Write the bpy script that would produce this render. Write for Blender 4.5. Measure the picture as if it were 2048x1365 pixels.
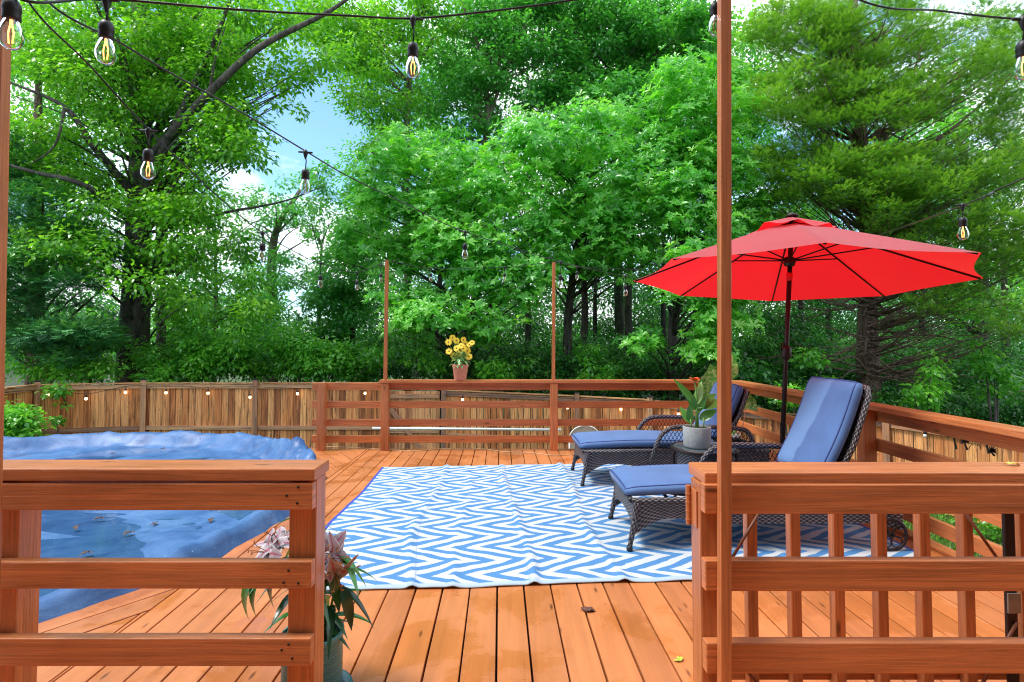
import bpy, math, random
import numpy as np
from mathutils import Vector, Matrix, noise as mnoise
R = math.radians
random.seed(7); rng = np.random.default_rng(7)
for o in list(bpy.data.objects): bpy.data.objects.remove(o)
SC = bpy.context.scene
COL = SC.collection

# ---------------------------------------------------------------- camera
F, H, TILT = 1080.0, 1.30, R(2.0)
CY = 685 - F*math.tan(TILT)
cam = bpy.data.cameras.new('camera'); camo = bpy.data.objects.new('camera', cam); COL.objects.link(camo)
camo.location = (0, 0, H); camo.rotation_euler = (math.pi/2 + TILT, 0, 0)
cam.sensor_width = 36; cam.lens = F*36/2048
cam.shift_y = (CY-682.5)/2048
cam.clip_start = .05; cam.clip_end = 1500
SC.camera = camo
# ---------------------------------------------------------------- sky, sun, exposure
SUN_EL, SUN_AZ = R(64), R(262)          # azimuth measured clockwise from +Y: the sun stands high on the left
W = bpy.data.worlds.new('World'); SC.world = W; W.use_nodes = True
nt = W.node_tree; N = nt.nodes; L = nt.links
bg = N['Background']; bg.inputs[1].default_value = .15
sky = N.new('ShaderNodeTexSky'); sky.sky_type = 'NISHITA'; sky.sun_disc = False
sky.sun_elevation = SUN_EL; sky.sun_rotation = SUN_AZ; sky.air_density = 1.0; sky.dust_density = .6
tc = N.new('ShaderNodeTexCoord'); mp = N.new('ShaderNodeMapping'); mp.inputs['Scale'].default_value = (1, 1, 2.1)
mp.inputs['Location'].default_value = (.35, 0, .1)
L.new(tc.outputs['Generated'], mp.inputs[0])
nz = N.new('ShaderNodeTexNoise'); nz.inputs['Scale'].default_value = 3.1; nz.inputs['Detail'].default_value = 8; nz.inputs['Roughness'].default_value = .55
L.new(mp.outputs[0], nz.inputs[0])
cr = N.new('ShaderNodeValToRGB'); cr.color_ramp.elements[0].position = .42; cr.color_ramp.elements[1].position = .57
L.new(nz.outputs[0], cr.inputs[0])
mx = N.new('ShaderNodeMixRGB'); mx.inputs[2].default_value = (8.0, 8.3, 8.7, 1)
tint = N.new('ShaderNodeMixRGB'); tint.blend_type = 'MULTIPLY'; tint.inputs[0].default_value = 1; tint.inputs[2].default_value = (.80, 1.02, 1.14, 1)
L.new(sky.outputs[0], tint.inputs[1]); L.new(cr.outputs[0], mx.inputs[0]); L.new(tint.outputs[0], mx.inputs[1]); L.new(mx.outputs[0], bg.inputs[0])
sl = bpy.data.lights.new('sun', 'SUN'); slo = bpy.data.objects.new('sun', sl); COL.objects.link(slo)
sl.energy = 2.0; sl.angle = R(14); sl.color = (1, .96, .9)
d = Vector((math.sin(SUN_AZ)*math.cos(SUN_EL), math.cos(SUN_AZ)*math.cos(SUN_EL), math.sin(SUN_EL)))
slo.rotation_euler = d.to_track_quat('Z', 'Y').to_euler(); slo.location = (0, -5, 20)
SC.view_settings.view_transform = 'Standard'; SC.view_settings.look = 'None'
SC.view_settings.gamma = 1; SC.view_settings.exposure = .90
SC.render.engine = 'CYCLES'
SC.cycles.max_bounces = 7; SC.cycles.diffuse_bounces = 4; SC.cycles.glossy_bounces = 3
SC.cycles.transmission_bounces = 6; SC.cycles.transparent_max_bounces = 8
SC.cycles.caustics_reflective = False; SC.cycles.caustics_refractive = False
SC.cycles.use_denoising = True; SC.cycles.filter_width = 1.1

# ---------------------------------------------------------------- measuring helpers (photo pixel -> place)
def ray(px, py):
    vx, vz = px-1024, CY-py
    return vx, F*math.cos(TILT)-vz*math.sin(TILT), F*math.sin(TILT)+vz*math.cos(TILT)
def D(px, py, Y):
    x, y, z = ray(px, py); return Vector((x/y*Y, Y, H+z/y*Y))
def G(px, py, z=0.0):
    x, y, dz = ray(px, py); t = (z-H)/dz; return Vector((x*t, y*t, z))

# ---------------------------------------------------------------- object helpers
def tag(o, label=None, cat=None, group=None, kind=None):
    if label: o['label'] = label
    if cat: o['category'] = cat
    if group: o['group'] = group
    if kind: o['kind'] = kind
    return o
def root(name, loc, label, cat, group=None, rz=0, kind=None):
    o = bpy.data.objects.new(name, None); COL.objects.link(o); o.empty_display_size = .1
    o.location = loc; o.rotation_euler = (0, 0, rz)
    return tag(o, label, cat, group, kind)
def kids(o): return [c for c in bpy.data.objects if c.parent == o]
def copy_tree(o, parent=None, allc=None):
    c = o.copy(); COL.objects.link(c); c.parent = parent
    for ch in kids(o): copy_tree(ch, c)
    return c

def mesh_obj(name, V, Fc, mat, parent=None, off=None, uv=None, rnd=None, smooth=False):
    """V (n,3) array, Fc (m,k) int array"""
    V = np.asarray(V, dtype=np.float32).reshape(-1, 3)
    if off is not None: V = V-np.array(off, dtype=np.float32)
    Fc = np.asarray(Fc, dtype=np.int32); m, k = Fc.shape
    me = bpy.data.meshes.new(name)
    me.vertices.add(len(V)); me.vertices.foreach_set('co', V.ravel())
    me.loops.add(m*k); me.loops.foreach_set('vertex_index', Fc.ravel())
    me.polygons.add(m); me.polygons.foreach_set('loop_start', np.arange(0, m*k, k, dtype=np.int32))
    if smooth: me.polygons.foreach_set('use_smooth', np.ones(m, dtype=bool))
    me.update(calc_edges=True)
    if rnd is not None:
        a = me.attributes.new('rnd', 'FLOAT', 'FACE'); a.data.foreach_set('value', np.asarray(rnd, dtype=np.float32))
    if uv is not None:
        u = me.uv_layers.new(name='UVMap'); u.data.foreach_set('uv', np.asarray(uv, dtype=np.float32).ravel())
    me.materials.append(mat)
    o = bpy.data.objects.new(name, me); COL.objects.link(o)
    if parent: o.parent = parent
    return o

class MB:
    """collects faces; build() links them as ONE mesh object"""
    def __init__(s): s.v = []; s.f = []; s.u = []; s.r = []
    def face(s, pts, uvs=None, r=0.5):
        i = len(s.v); s.v += [tuple(p) for p in pts]; s.f.append(list(range(i, i+len(pts))))
        s.u.append(uvs or [(p[0], p[1]) for p in pts]); s.r.append(r)
    def raw(s, vs, fs, uvs=None, r=0.5):
        i = len(s.v); s.v += [tuple(p) for p in vs]
        for q, f in enumerate(fs):
            s.f.append([i+a for a in f]); s.u.append(uvs[q] if uvs else [(vs[a][0], vs[a][1]) for a in f]); s.r.append(r)
    def board(s, a, b, w, t, up=(0, 0, 1), r=None):
        """board from a to b; w across (side), t along up"""
        a, b, up = Vector(a), Vector(b), Vector(up).normalized()
        d = (b-a); ln = d.length; d.normalize(); sd = d.cross(up).normalized(); up = sd.cross(d).normalized()
        c = []
        for p in (a, b):
            for (i, j) in ((-1, -1), (1, -1), (1, 1), (-1, 1)): c.append(p+sd*(i*w/2)+up*(j*t/2))
        r = random.random() if r is None else r
        ou, ov = random.random()*9, random.random()*9
        fs = [(0, 3, 2, 1), (4, 5, 6, 7), (0, 1, 5, 4), (1, 2, 6, 5), (2, 3, 7, 6), (3, 0, 4, 7)]
        uv = [[(ou, ov), (ou, ov+t), (ou+w, ov+t), (ou+w, ov)], [(ou, ov), (ou+w, ov), (ou+w, ov+t), (ou, ov+t)]]
        vv = [0, w, w+t, 2*w+t, 2*w+2*t]
        for k in range(4): uv.append([(ou, ov+vv[k]), (ou, ov+vv[k+1]), (ou+ln, ov+vv[k+1]), (ou+ln, ov+vv[k])])
        s.raw(c, fs, uv, r)
    def box(s, c, size, r=None):
        c = Vector(c); s.board(c-Vector((size[0]/2, 0, 0)), c+Vector((size[0]/2, 0, 0)), size[1], size[2], r=r)
    def prism(s, poly, z0, z1, r=None, ang=0):
        r = random.random() if r is None else r
        n = len(poly); ou, ov = random.random()*9, random.random()*9
        vs = [(x, y, z0) for x, y in poly]+[(x, y, z1) for x, y in poly]
        ca, sa = math.cos(ang), math.sin(ang)
        def t(p): return (p[0]*ca+p[1]*sa+ou, -p[0]*sa+p[1]*ca+p[2]+ov)
        fs = [tuple(range(n-1, -1, -1)), tuple(range(n, 2*n))]+[(i, (i+1) % n, n+(i+1) % n, n+i) for i in range(n)]
        s.raw(vs, fs, [[t(vs[a]) for a in f] for f in fs], r)
    def tube(s, pts, rad, n=8, cap=True, r=0.5):
        pts = [Vector(p) for p in pts]; k = len(pts)
        rad = [rad]*k if not hasattr(rad, '__len__') else rad
        t = (pts[1]-pts[0]).normalized(); nrm = t.orthogonal().normalized()
        vs = []; acc = 0; us = []
        for i, p in enumerate(pts):
            t2 = (pts[min(i+1, k-1)]-pts[max(i-1, 0)])
            t2 = t2.normalized() if t2.length > 1e-9 else t
            nrm = (nrm-t2*nrm.dot(t2)); nrm = nrm.normalized() if nrm.length > 1e-6 else t2.orthogonal().normalized()
            bn = t2.cross(nrm)
            for j in range(n):
                a = 2*math.pi*j/n; vs.append(p+(nrm*math.cos(a)+bn*math.sin(a))*rad[i])
            if i: acc += (p-pts[i-1]).length
            us.append(acc); t = t2
        fs = []; uv = []
        for i in range(k-1):
            for j in range(n):
                fs.append((i*n+j, i*n+(j+1) % n, (i+1)*n+(j+1) % n, (i+1)*n+j))
                c = 2*math.pi*max(rad[i], 1e-4)
                uv.append([(us[i], c*j/n), (us[i], c*(j+1)/n), (us[i+1], c*(j+1)/n), (us[i+1], c*j/n)])
        if cap:
            fs.append(tuple(range(n-1, -1, -1))); uv.append([(0, 0)]*n)
            fs.append(tuple(range((k-1)*n, k*n))); uv.append([(0, 0)]*n)
        s.raw(vs, fs, uv, r)
    def lathe(s, prof, n=24, c=(0, 0, 0), r=0.5, ax=None):
        """prof: list of (radius, z)"""
        M = Matrix.Identity(3) if ax is None else Vector(ax).to_track_quat('Z', 'Y').to_matrix()
        c = Vector(c); vs = []; fs = []; uv = []; k = len(prof); acc = 0; ac = []
        for i, (rr, z) in enumerate(prof):
            if i: acc += math.hypot(rr-prof[i-1][0], z-prof[i-1][1])
            ac.append(acc)
            for j in range(n):
                a = 2*math.pi*j/n; vs.append(c+M@Vector((rr*math.cos(a), rr*math.sin(a), z)))
        rm = max(p[0] for p in prof)*2*math.pi
        for i in range(k-1):
            for j in range(n):
                fs.append((i*n+j, i*n+(j+1) % n, (i+1)*n+(j+1) % n, (i+1)*n+j))
                uv.append([(rm*j/n, ac[i]), (rm*(j+1)/n, ac[i]), (rm*(j+1)/n, ac[i+1]), (rm*j/n, ac[i+1])])
        s.raw(vs, fs, uv, r)
    def grid(s, fn, nu, nv, r=0.5, su=1, sv=1, wrap=False):
        vs = [Vector(fn(i/nu, j/nv)) for i in range(nu+1) for j in range(nv+1)]; fs = []; uv = []
        for i in range(nu):
            for j in range(nv):
                a = i*(nv+1)+j; fs.append((a, a+nv+1, a+nv+2, a+1))
                uv.append([(i/nu*su, j/nv*sv), ((i+1)/nu*su, j/nv*sv), ((i+1)/nu*su, (j+1)/nv*sv), (i/nu*su, (j+1)/nv*sv)])
        s.raw(vs, fs, uv, r)
    def build(s, name, mat, parent=None, off=None, smooth=False, bevel=0, weld=False, label=None):
        me = bpy.data.meshes.new(name)
        vs = s.v if off is None else [(p[0]-off[0], p[1]-off[1], p[2]-off[2]) for p in s.v]
        me.from_pydata(vs, [], s.f)
        u = me.uv_layers.new(name='UVMap')
        u.data.foreach_set('uv', [c for f in s.u for p in f for c in p])
        a = me.attributes.new('rnd', 'FLOAT', 'FACE'); a.data.foreach_set('value', s.r)
        if smooth: me.polygons.foreach_set('use_smooth', [True]*len(s.f))
        me.materials.append(mat)
        if weld:
            import bmesh
            bm = bmesh.new(); bm.from_mesh(me); bmesh.ops.remove_doubles(bm, verts=bm.verts, dist=1e-5); bm.to_mesh(me); bm.free()
        o = bpy.data.objects.new(name, me); COL.objects.link(o)
        if parent: o.parent = parent
        if bevel:
            m = o.modifiers.new('bevel', 'BEVEL'); m.width = bevel; m.segments = 2; m.limit_method = 'ANGLE'; m.angle_limit = R(40)
        if label: o['label'] = label
        return o

def spline(pts, n=8):
    """Catmull-Rom through 3D points"""
    P = [np.array(p, float) for p in pts]; P = [2*P[0]-P[1]]+P+[2*P[-1]-P[-2]]; out = []
    for i in range(1, len(P)-2):
        for k in range(n):
            t = k/n; a, b, c, d = P[i-1:i+3]
            out.append(.5*((2*b)+(-a+c)*t+(2*a-5*b+4*c-d)*t*t+(-a+3*b-3*c+d)*t**3))
    out.append(P[-2]); return [Vector(p) for p in out]

# ---------------------------------------------------------------- materials
def S(c):  # sRGB 0-255 -> linear
    return tuple(((x/255)/12.92 if x/255 <= .04045 else ((x/255+.055)/1.055)**2.4) for x in c)+(1,)
class NT:
    def __init__(s, name):
        s.m = bpy.data.materials.new(name); s.m.use_nodes = True; s.t = s.m.node_tree
        s.b = s.t.nodes['Principled BSDF']; s.o = s.t.nodes['Material Output']
    def n(s, typ, **k):
        x = s.t.nodes.new('ShaderNode'+typ)
        for a, b in k.items():
            if hasattr(x, a): setattr(x, a, b)
        return x
    def set(s, node, **k):
        for a, b in k.items():
            i = node.inputs[int(a[1:]) if a[0] == '_' else a.replace('_', ' ')]
            if isinstance(b, bpy.types.NodeSocket): s.t.links.new(b, i)
            else: i.default_value = b
        return node
    def coord(s, kind='UV', scale=(1, 1, 1)):
        c = s.n('TexCoord').outputs[kind]; m = s.n('Mapping'); s.set(m, _0=c); m.inputs['Scale'].default_value = scale; return m.outputs[0]
    def noise(s, co, scale=5, det=4, rough=.55, dist=0):
        x = s.n('TexNoise'); s.set(x, Vector=co, Scale=scale, Detail=det, Roughness=rough, Distortion=dist); return x.outputs[0]
    def ramp(s, fac, stops, interp='LINEAR'):
        x = s.n('ValToRGB'); s.set(x, _0=fac); e = x.color_ramp.elements; x.color_ramp.interpolation = interp
        while len(e) < len(stops): e.new(.5)
        for i, (p, c) in enumerate(stops):
            e[i].position = p; e[i].color = c if len(c) == 4 else (*c, 1)
        return x.outputs[0]
    def mix(s, f, a, b, mode='MIX'):
        x = s.n('MixRGB'); x.blend_type = mode; s.set(x, _0=f, _1=a, _2=b); return x.outputs[0]
    def math(s, op, a, b=0.0, c=None):
        x = s.n('Math'); x.operation = op; s.set(x, _0=a, _1=b)
        if c is not None: s.set(x, _2=c)
        return x.outputs[0]
    def rnd(s):
        x = s.n('Attribute'); x.attribute_name = 'rnd'; return x.outputs['Fac']
    def bump(s, h, strength=.3, dist=.01):
        x = s.n('Bump'); s.set(x, Height=h, Strength=strength, Distance=dist); s.set(s.b, Normal=x.outputs[0])
    def P(s, **k): s.set(s.b, **k); return s
def g1(v): return (v, v, v, 1)

def simple(name, col, rough=.5, metal=0, bump=0, bscale=40, vary=.12, coat=0):
    t = NT(name); co = t.coord('Object')
    n = t.noise(co, bscale, 5)
    c2 = tuple(x*(1-vary) for x in col[:3])+(1,); c3 = tuple(min(1, x*(1+vary)) for x in col[:3])+(1,)
    t.P(Base_Color=t.ramp(n, [(.3, c2), (.7, c3)]), Roughness=rough, Metallic=metal)
    if coat: t.P(Coat_Weight=coat, Coat_Roughness=.1)
    if bump: t.bump(n, bump, .004)
    return t.m

def deck_wood(name, base, wet=True, grain=.5):
    t = NT(name); uv = t.coord('UV'); r = t.rnd()
    g = t.noise(t.coord('UV', (2.2, 75, 1)), 1.0, 7, .68, .9)          # long fibres
    g2 = t.noise(t.coord('UV', (.9, 11, 1)), 1.0, 3, .5, 1.2)
    ob = t.coord('Object')
    blot = t.noise(ob, 2.6, 5, .6)
    c = t.ramp(g2, [(.3, tuple(x*.82 for x in base[:3])), (.7, tuple(x*1.1 for x in base[:3]))])
    c = t.mix(1, c, t.ramp(g, [(.3, g1(1-grain*.45)), (.62, g1(1.05))]), 'MULTIPLY')
    c = t.mix(1, c, t.ramp(r, [(0, (.86, .84, .84)), (1, (1.1, 1.08, 1.04))]), 'MULTIPLY')
    c = t.mix(t.ramp(blot, [(.35, g1(.0)), (.75, g1(.35))]), c, tuple(min(1, x*k) for x, k in zip(base[:3], (1.25, 1.5, 1.9)))+(1,))
    kn = t.n('TexVoronoi'); t.set(kn, Vector=t.coord('UV', (1.6, 6, 1)), Scale=1.6)
    spot = t.ramp(kn.outputs['Distance'], [(.03, g1(1)), (.10, g1(0))])
    c = t.mix(t.math('MULTIPLY', spot, .8), c, (.06, .018, .008, 1))
    rough = .42 if wet else .30
    if wet:
        w = t.ramp(t.noise(ob, 1.7, 6, .62, .4), [(.49, g1(0)), (.555, g1(1))])
        c = t.mix(w, c, t.mix(1, c, (.90, .84, .75, 1), 'MULTIPLY'))
        rough = t.math('SUBTRACT', .42, t.math('MULTIPLY', w, .27))
    t.P(Base_Color=c, Roughness=rough)
    h = t.math('ADD', t.math('MULTIPLY', g, 1.0), t.math('MULTIPLY', spot, -.6))
    t.bump(h, .45*grain+.1, .004)
    return t.m
M = {}
M['deck'] = deck_wood('deck_boards', (.53, .182, .058), True, .18)
M['rail'] = deck_wood('painted_rail', (.63, .208, .068), False, 1.25)
M['steel'] = simple('dark_steel', (.035, .022, .02, 1), .45, .6, .2)
M['rod'] = simple('brown_rod', (.16, .05, .025, 1), .45, 0, .2)
M['black'] = simple('black_rubber', (.012, .012, .014, 1), .45, 0, .1)
M['gap'] = simple('under_deck_shade', (.02, .012, .008, 1), .9)  # near-black colour standing in for the shade below the boards

def fence_wood(name, grey=0.0):
    t = NT(name); r = t.rnd()
    g = t.noise(t.coord('UV', (1.3, 38, 1)), 1.0, 6, .62, 1.0)
    g2 = t.noise(t.coord('UV', (.6, 9, 1)), 1.0, 5, .62, 1.9)
    st = t.noise(t.coord('UV', (1.0, 16, 1)), 1.0, 5, .7, .4)
    tone = t.math('ADD', t.math('MULTIPLY', r, .40), t.math('MULTIPLY', g2, .60))
    c = t.ramp(tone, [(.24, (.12, .045, .018)), (.34, (.36, .135, .05)), (.45, (.62, .27, .10)), (.58, (.68, .36, .17)), (.74, (.88, .50, .22))])
    c = t.mix(1, c, t.ramp(g, [(.30, g1(.40)), (.55, g1(1.05))]), 'MULTIPLY')
    c = t.mix(t.ramp(st, [(.53, g1(0)), (.66, g1(.9))]), c, (.06, .024, .012, 1))
    kn = t.n('TexVoronoi'); t.set(kn, Vector=t.coord('UV', (2.2, 9, 1)), Scale=1.5, Randomness=1)
    spot = t.ramp(kn.outputs['Distance'], [(.05, g1(1)), (.13, g1(0))])
    c = t.mix(t.math('MULTIPLY', spot, .8), c, (.035, .015, .008, 1))
    c = t.mix(1, c, (1.18, 1.0, .80, 1), 'MULTIPLY')
    if grey: c = t.mix(grey, c, (.26, .22, .185, 1))
    t.P(Base_Color=c, Roughness=.75); t.bump(g, .5, .006)
    return t.m
M['fence'] = fence_wood('weathered_cedar'); M['fence_rail'] = fence_wood('weathered_rail', .42)
M['fence_dark'] = fence_wood('weathered_gate', .15)

def leaf_mat(name, cols, trans=.5, rough=.28, spec=.75):
    t = NT(name); r = t.rnd()
    st = [(i/(len(cols)-1), c) for i, c in enumerate(cols)]
    c = t.ramp(r, st)
    t.P(Base_Color=c, Roughness=rough); t.b.inputs['Specular IOR Level'].default_value = spec
    tr = t.n('BsdfTranslucent'); t.set(tr, Color=t.mix(1, c, (1.25, 1.35, .5, 1), 'MULTIPLY'))
    ms = t.n('MixShader'); t.set(ms, _0=trans, _1=t.b.outputs[0], _2=tr.outputs[0])
    t.set(t.o, Surface=ms.outputs[0]); return t.m
M['leaf_oak'] = leaf_mat('oak_leaves', [(.05, .21, .022), (.12, .38, .03), (.25, .56, .045), (.45, .74, .10)])
M['leaf_mag'] = leaf_mat('broad_leaves', [(.05, .26, .035), (.12, .48, .055), (.26, .66, .09), (.52, .82, .22)])
M['leaf_far'] = leaf_mat('far_leaves', [(.05, .24, .06), (.10, .39, .08), (.21, .55, .10)])
M['leaf_dark'] = leaf_mat('undergrowth_leaves', [(.014, .09, .022), (.04, .20, .04), (.11, .38, .06), (.26, .58, .10)], .4)
M['leaf_bush'] = leaf_mat('shrub_leaves', [(.05, .22, .035), (.11, .40, .045), (.24, .60, .07), (.45, .78, .14)], .5)
M['leaf_ced'] = leaf_mat('cedar_sprays', [(.045, .15, .022), (.10, .27, .032), (.19, .40, .045), (.34, .56, .08)], .40, .4)
M['leaf_arb'] = leaf_mat('evergreen_sprays', [(.016, .11, .055), (.04, .22, .07), (.12, .42, .12), (.30, .66, .20)], .2, .5)
M['leaf_grass'] = leaf_mat('grass_blades', [(.06, .18, .02), (.12, .32, .03), (.22, .45, .05)], .3)

def bark(name, c1, c2, sc=9):
    t = NT(name); co = t.coord('Object', (1, 1, .22))
    n = t.noise(co, sc, 6, .7, .5); n2 = t.noise(co, sc*3.2, 4)
    t.P(Base_Color=t.ramp(n, [(.35, c1), (.62, c2)]), Roughness=.85); t.bump(t.math('ADD', n, t.math('MULTIPLY', n2, .4)), .9, .05); return t.m
M['bark'] = bark('dark_bark', (.018, .015, .014), (.12, .10, .09))
M['bark_grey'] = bark('grey_bark', (.06, .05, .04), (.22, .18, .145))
M['bark_ced'] = bark('cedar_bark', (.05, .032, .022), (.26, .17, .125), 14)
M['bark_dead'] = bark('bare_branch', (.07, .045, .03), (.20, .14, .095), 14)

# ================================================================ GROUND
t = NT('lawn_soil'); co = t.coord('Object')
t.P(Base_Color=t.ramp(t.noise(co, 1.2, 8, .65), [(.35, (.035, .06, .015)), (.6, (.06, .11, .02)), (.75, (.09, .07, .035))]), Roughness=.95)
t.bump(t.noise(co, 30, 4), .6, .05)
GZ = -1.32
mb = MB(); mb.face([(-400, -60, GZ), (400, -60, GZ), (400, 700, GZ), (-400, 700, GZ)])
tag(mb.build('ground', t.m), kind='structure')

# ================================================================ DECK
def clip(poly, nx, ny, c):   # keep nx*x+ny*y <= c
    out = []
    for i in range(len(poly)):
        a, b = poly[i], poly[(i+1) % len(poly)]
        da, db = nx*a[0]+ny*a[1]-c, nx*b[0]+ny*b[1]-c
        if da <= 0: out.append(a)
        if da*db < 0:
            k = da/(da-db); out.append((a[0]+(b[0]-a[0])*k, a[1]+(b[1]-a[1])*k))
    return out
PITCH, SL = .1427, -.0222
FARY, RX, SEAM = 6.62, 2.72, -1.76
mb = MB(); T = .03
def boardstrip(i):
    x0 = -.08+PITCH*i-SL*2.944; g = .0035 if i % 4 else .0055
    return [(x0+g, 0), (x0+PITCH-g, 0)], [(x0+g+SL*8, 8), (x0+PITCH-g+SL*8, 8)]
# edge line beside the pool, near side: through (-1.86,3.05) direction (.6,.8)
nrm = (.8, -.6); c_in = -1.86*.8-3.05*.6
for i in range(-32, 22):
    x0 = -.08+PITCH*i-SL*2.944; g = .0034 if i % 3 else .0052
    def strip(y0, y1): return [(x0+g+SL*y0, y0), (x0+PITCH-g+SL*y0, y0), (x0+PITCH-g+SL*y1, y1), (x0+g+SL*y1, y1)]
    ra = random.random()
    # main field, boards run away from the viewer (staggered butt joints)
    j = random.choice((-.4, .6, 1.2))
    for (ya, yb) in ((-2.5, j), (j+.004, FARY)):
        p = clip(clip(strip(ya, yb), -1, 0, -SEAM-.004), 1, 0, RX)
        if len(p) > 2: mb.prism(p, -T, 0, None, math.pi/2)
    # near-left field, cut by the pool edge boards
    p = clip(strip(-2.5, 4.0), 1, 0, SEAM-.004)
    p = clip(p, -nrm[0], -nrm[1], -(c_in+.31)) if len(p) > 2 else p
    p = clip(p, -1, 0, 3.95) if len(p) > 2 else p
    if len(p) > 2: mb.prism(p, -T, 0, None, math.pi/2)
for k in range(2):    # edge boards along the pool
    lo = c_in+.006+k*.15
    p = [(-6, -4), (SEAM-.004, -4), (SEAM-.004, 6), (-6, 6)]
    p = clip(clip(clip(p, -nrm[0], -nrm[1], -lo), nrm[0], nrm[1], lo+.142), -1, 0, 3.95)
    if len(p) > 2: mb.prism(p, -T, .0, None, math.atan2(.8, .6))
# far-left corner, boards laid on the slant
dx, dy = -.55, .835; n2 = (.835, .55)
q0 = n2[0]*(-1.76)+n2[1]*5.22
for k in range(9):
    lo = q0+k*.1445+.004
    p = [(-6, 2), (SEAM-.004, 2), (SEAM-.004, FARY), (-6, FARY)]
    p = clip(clip(p, -n2[0], -n2[1], -lo), n2[0], n2[1], lo+.138)
    if len(p) > 2: mb.prism(p, -T, .0, None, math.atan2(dy, dx))
deck = mb.build('deck', M['deck'], bevel=.003); tag(deck, kind='structure')
mb = MB()
mb.board((RX+.02, -2.5, -.1), (RX+.02, FARY+.04, -.1), .038, .2)
mb.board((-2.6, FARY+.02, -.1), (RX, FARY+.02, -.1), .038, .2)
mb.board((RX-.045, -2.5, .014), (RX-.045, FARY-.02, .014), .085, .022)
mb.board((-1.79, 5.18, -.11), (-2.56, 6.35, -.11), .038, .2)
mb.board((-1.81, 3.03, -.11), (-3.7, .51, -.11), .038, .2)
tag(mb.build('deck_edge', M['rail'], bevel=.003), kind='structure')
mb = MB()  # dark sheets paint the shade seen through the board gaps; support posts below
mb.face([(SEAM-.05, -2.5, -.05), (RX, -2.5, -.05), (RX, FARY, -.05), (SEAM-.05, FARY, -.05)])
mb.face([(-3.7, -2.5, -.05), (SEAM-.05, -2.5, -.05), (SEAM-.05, 2.95, -.05), (-3.7, .5, -.05)])
mb.face([(SEAM-.05, 5.4, -.05), (SEAM-.05, FARY, -.05), (-2.5, FARY, -.05)])
for x in (-2.4, -.6, 1.0, 2.6):
    for y in (-2, 0, 2.2, 4.4, 6.5): 
        if x > -2 or y > 6 or y < 1: mb.board((x, y, GZ-.1), (x, y, -.06), .09, .09, (0, 1, 0))
tag(mb.build('deck_gap_shade_posts', M['gap']), kind='structure')

# ================================================================ RAILINGS
def rails_thing(label, group, loc):
    return root('deck_railing', loc, label, 'railing', group)
# near left
Yn = 1.745
rt = rails_thing('near left deck railing with three wide rails, ending in front of the lily pot', 'terracotta-stained deck railings', (-.7, Yn+.08, 0))
off = rt.location
xr = D(624, 1000, Yn).x
capf, capb = Yn, Yn+.142
xc = D(629, 939, capf).x
zc = D(300, 938.5, capf).z
zb_ = (zc-.038)
mb = MB(); mb.board((-3.4, (capf+capb)/2, zc-.019), (xc, (capf+capb)/2, zc-.019), .142, .038); mb.build('cap_rail', M['rail'], rt, off, bevel=.004)
def hr(y0, y1, Y): return D(600, y0, Y).z, D(600, y1, Y).z
for (a, b) in ((967, 1021.7), (1124.5, 1179), (1278, 1334)):
    z1, z0 = hr(a, b, Yn)
    mb = MB(); mb.board((-3.4, Yn+.0195, (z0+z1)/2), (xr, Yn+.0195, (z0+z1)/2), .038, z1-z0); mb.build('rail', M['rail'], rt, off, bevel=.004)
for (xx) in (xr-.0445, D(36, 1100, Yn+.04).x-.045):
    mb = MB(); mb.board((xx, Yn+.04+.0445, 0), (xx, Yn+.04+.0445, zb_-.002), .089, .089, (0, 1, 0)); mb.build('post', M['rail'], rt, off, bevel=.004)
for (px, py) in ((596, 975), (573, 992), (594, 1007), (577, 1142), (567, 1166), (596, 1167), (577, 1290), (563, 1301), (584, 1318)):
    c = D(px, py, Yn-.001); mb = MB(); mb.lathe([(0, .0012), (.003, .0010), (.0042, 0), (.0042, -.003)], 10, c, ax=(0, -1, 0)); mb.build('screw_head', M['steel'], rt, off, smooth=True)
# near right
Yr = 1.69
rr_ = rails_thing('near right deck railing with a painted hinge, standing in front of the gate', 'terracotta-stained deck railings', (.65, Yr+.08, 0))
off = rr_.location
xl = D(1409, 1000, Yr).x
zc2 = D(1500, 946, Yr+.015).z
mb = MB(); mb.board((D(1409, 946, Yr+.015).x, Yr+.015+.078, zc2-.019), (3.1, Yr+.015+.078, zc2-.019), .156, .038); mb.build('cap_rail', M['rail'], rr_, off, bevel=.004)
for (a, b) in ((970, 1029), (1122.5, 1184), (1287, 1349)):
    z1, z0 = hr(a, b, Yr)
    mb = MB(); mb.board((xl, Yr+.0195, (z0+z1)/2), (3.1, Yr+.0195, (z0+z1)/2), .038, z1-z0); mb.build('rail', M['rail'], rr_, off, bevel=.004)
px_ = D(1401, 1100, Yr+.04).x
mb = MB(); mb.board((px_+.0445, Yr+.04+.0445, 0), (px_+.0445, Yr+.04+.0445, zc2-.04), .089, .089, (0, 1, 0)); mb.build('post', M['rail'], rr_, off, bevel=.004)
mb = MB(); mb.board((2.2, Yr+.04+.0445, 0), (2.2, Yr+.04+.0445, zc2-.04), .089, .089, (0, 1, 0)); mb.build('post', M['rail'], rr_, off, bevel=.004)
mb = MB(); hz0, hz1 = D(1380, 1047, 1.8).z, D(1380, 975, 1.8).z
mb.board((px_-.003, Yr+.085, hz0), (px_-.003, Yr+.085, hz1), .05, .005, (1, 0, 0))
mb.tube([(px_-.012, Yr+.115, hz0-.004), (px_-.012, Yr+.115, hz1+.006)], .009, 10)
for k in range(4): mb.tube([(px_-.012, Yr+.115, hz0+.01+k*.028), (px_-.012, Yr+.115, hz0+.014+k*.028)], .0105, 10)
mb.build('hinge', M['rail'], rr_, off, bevel=.001)

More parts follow.
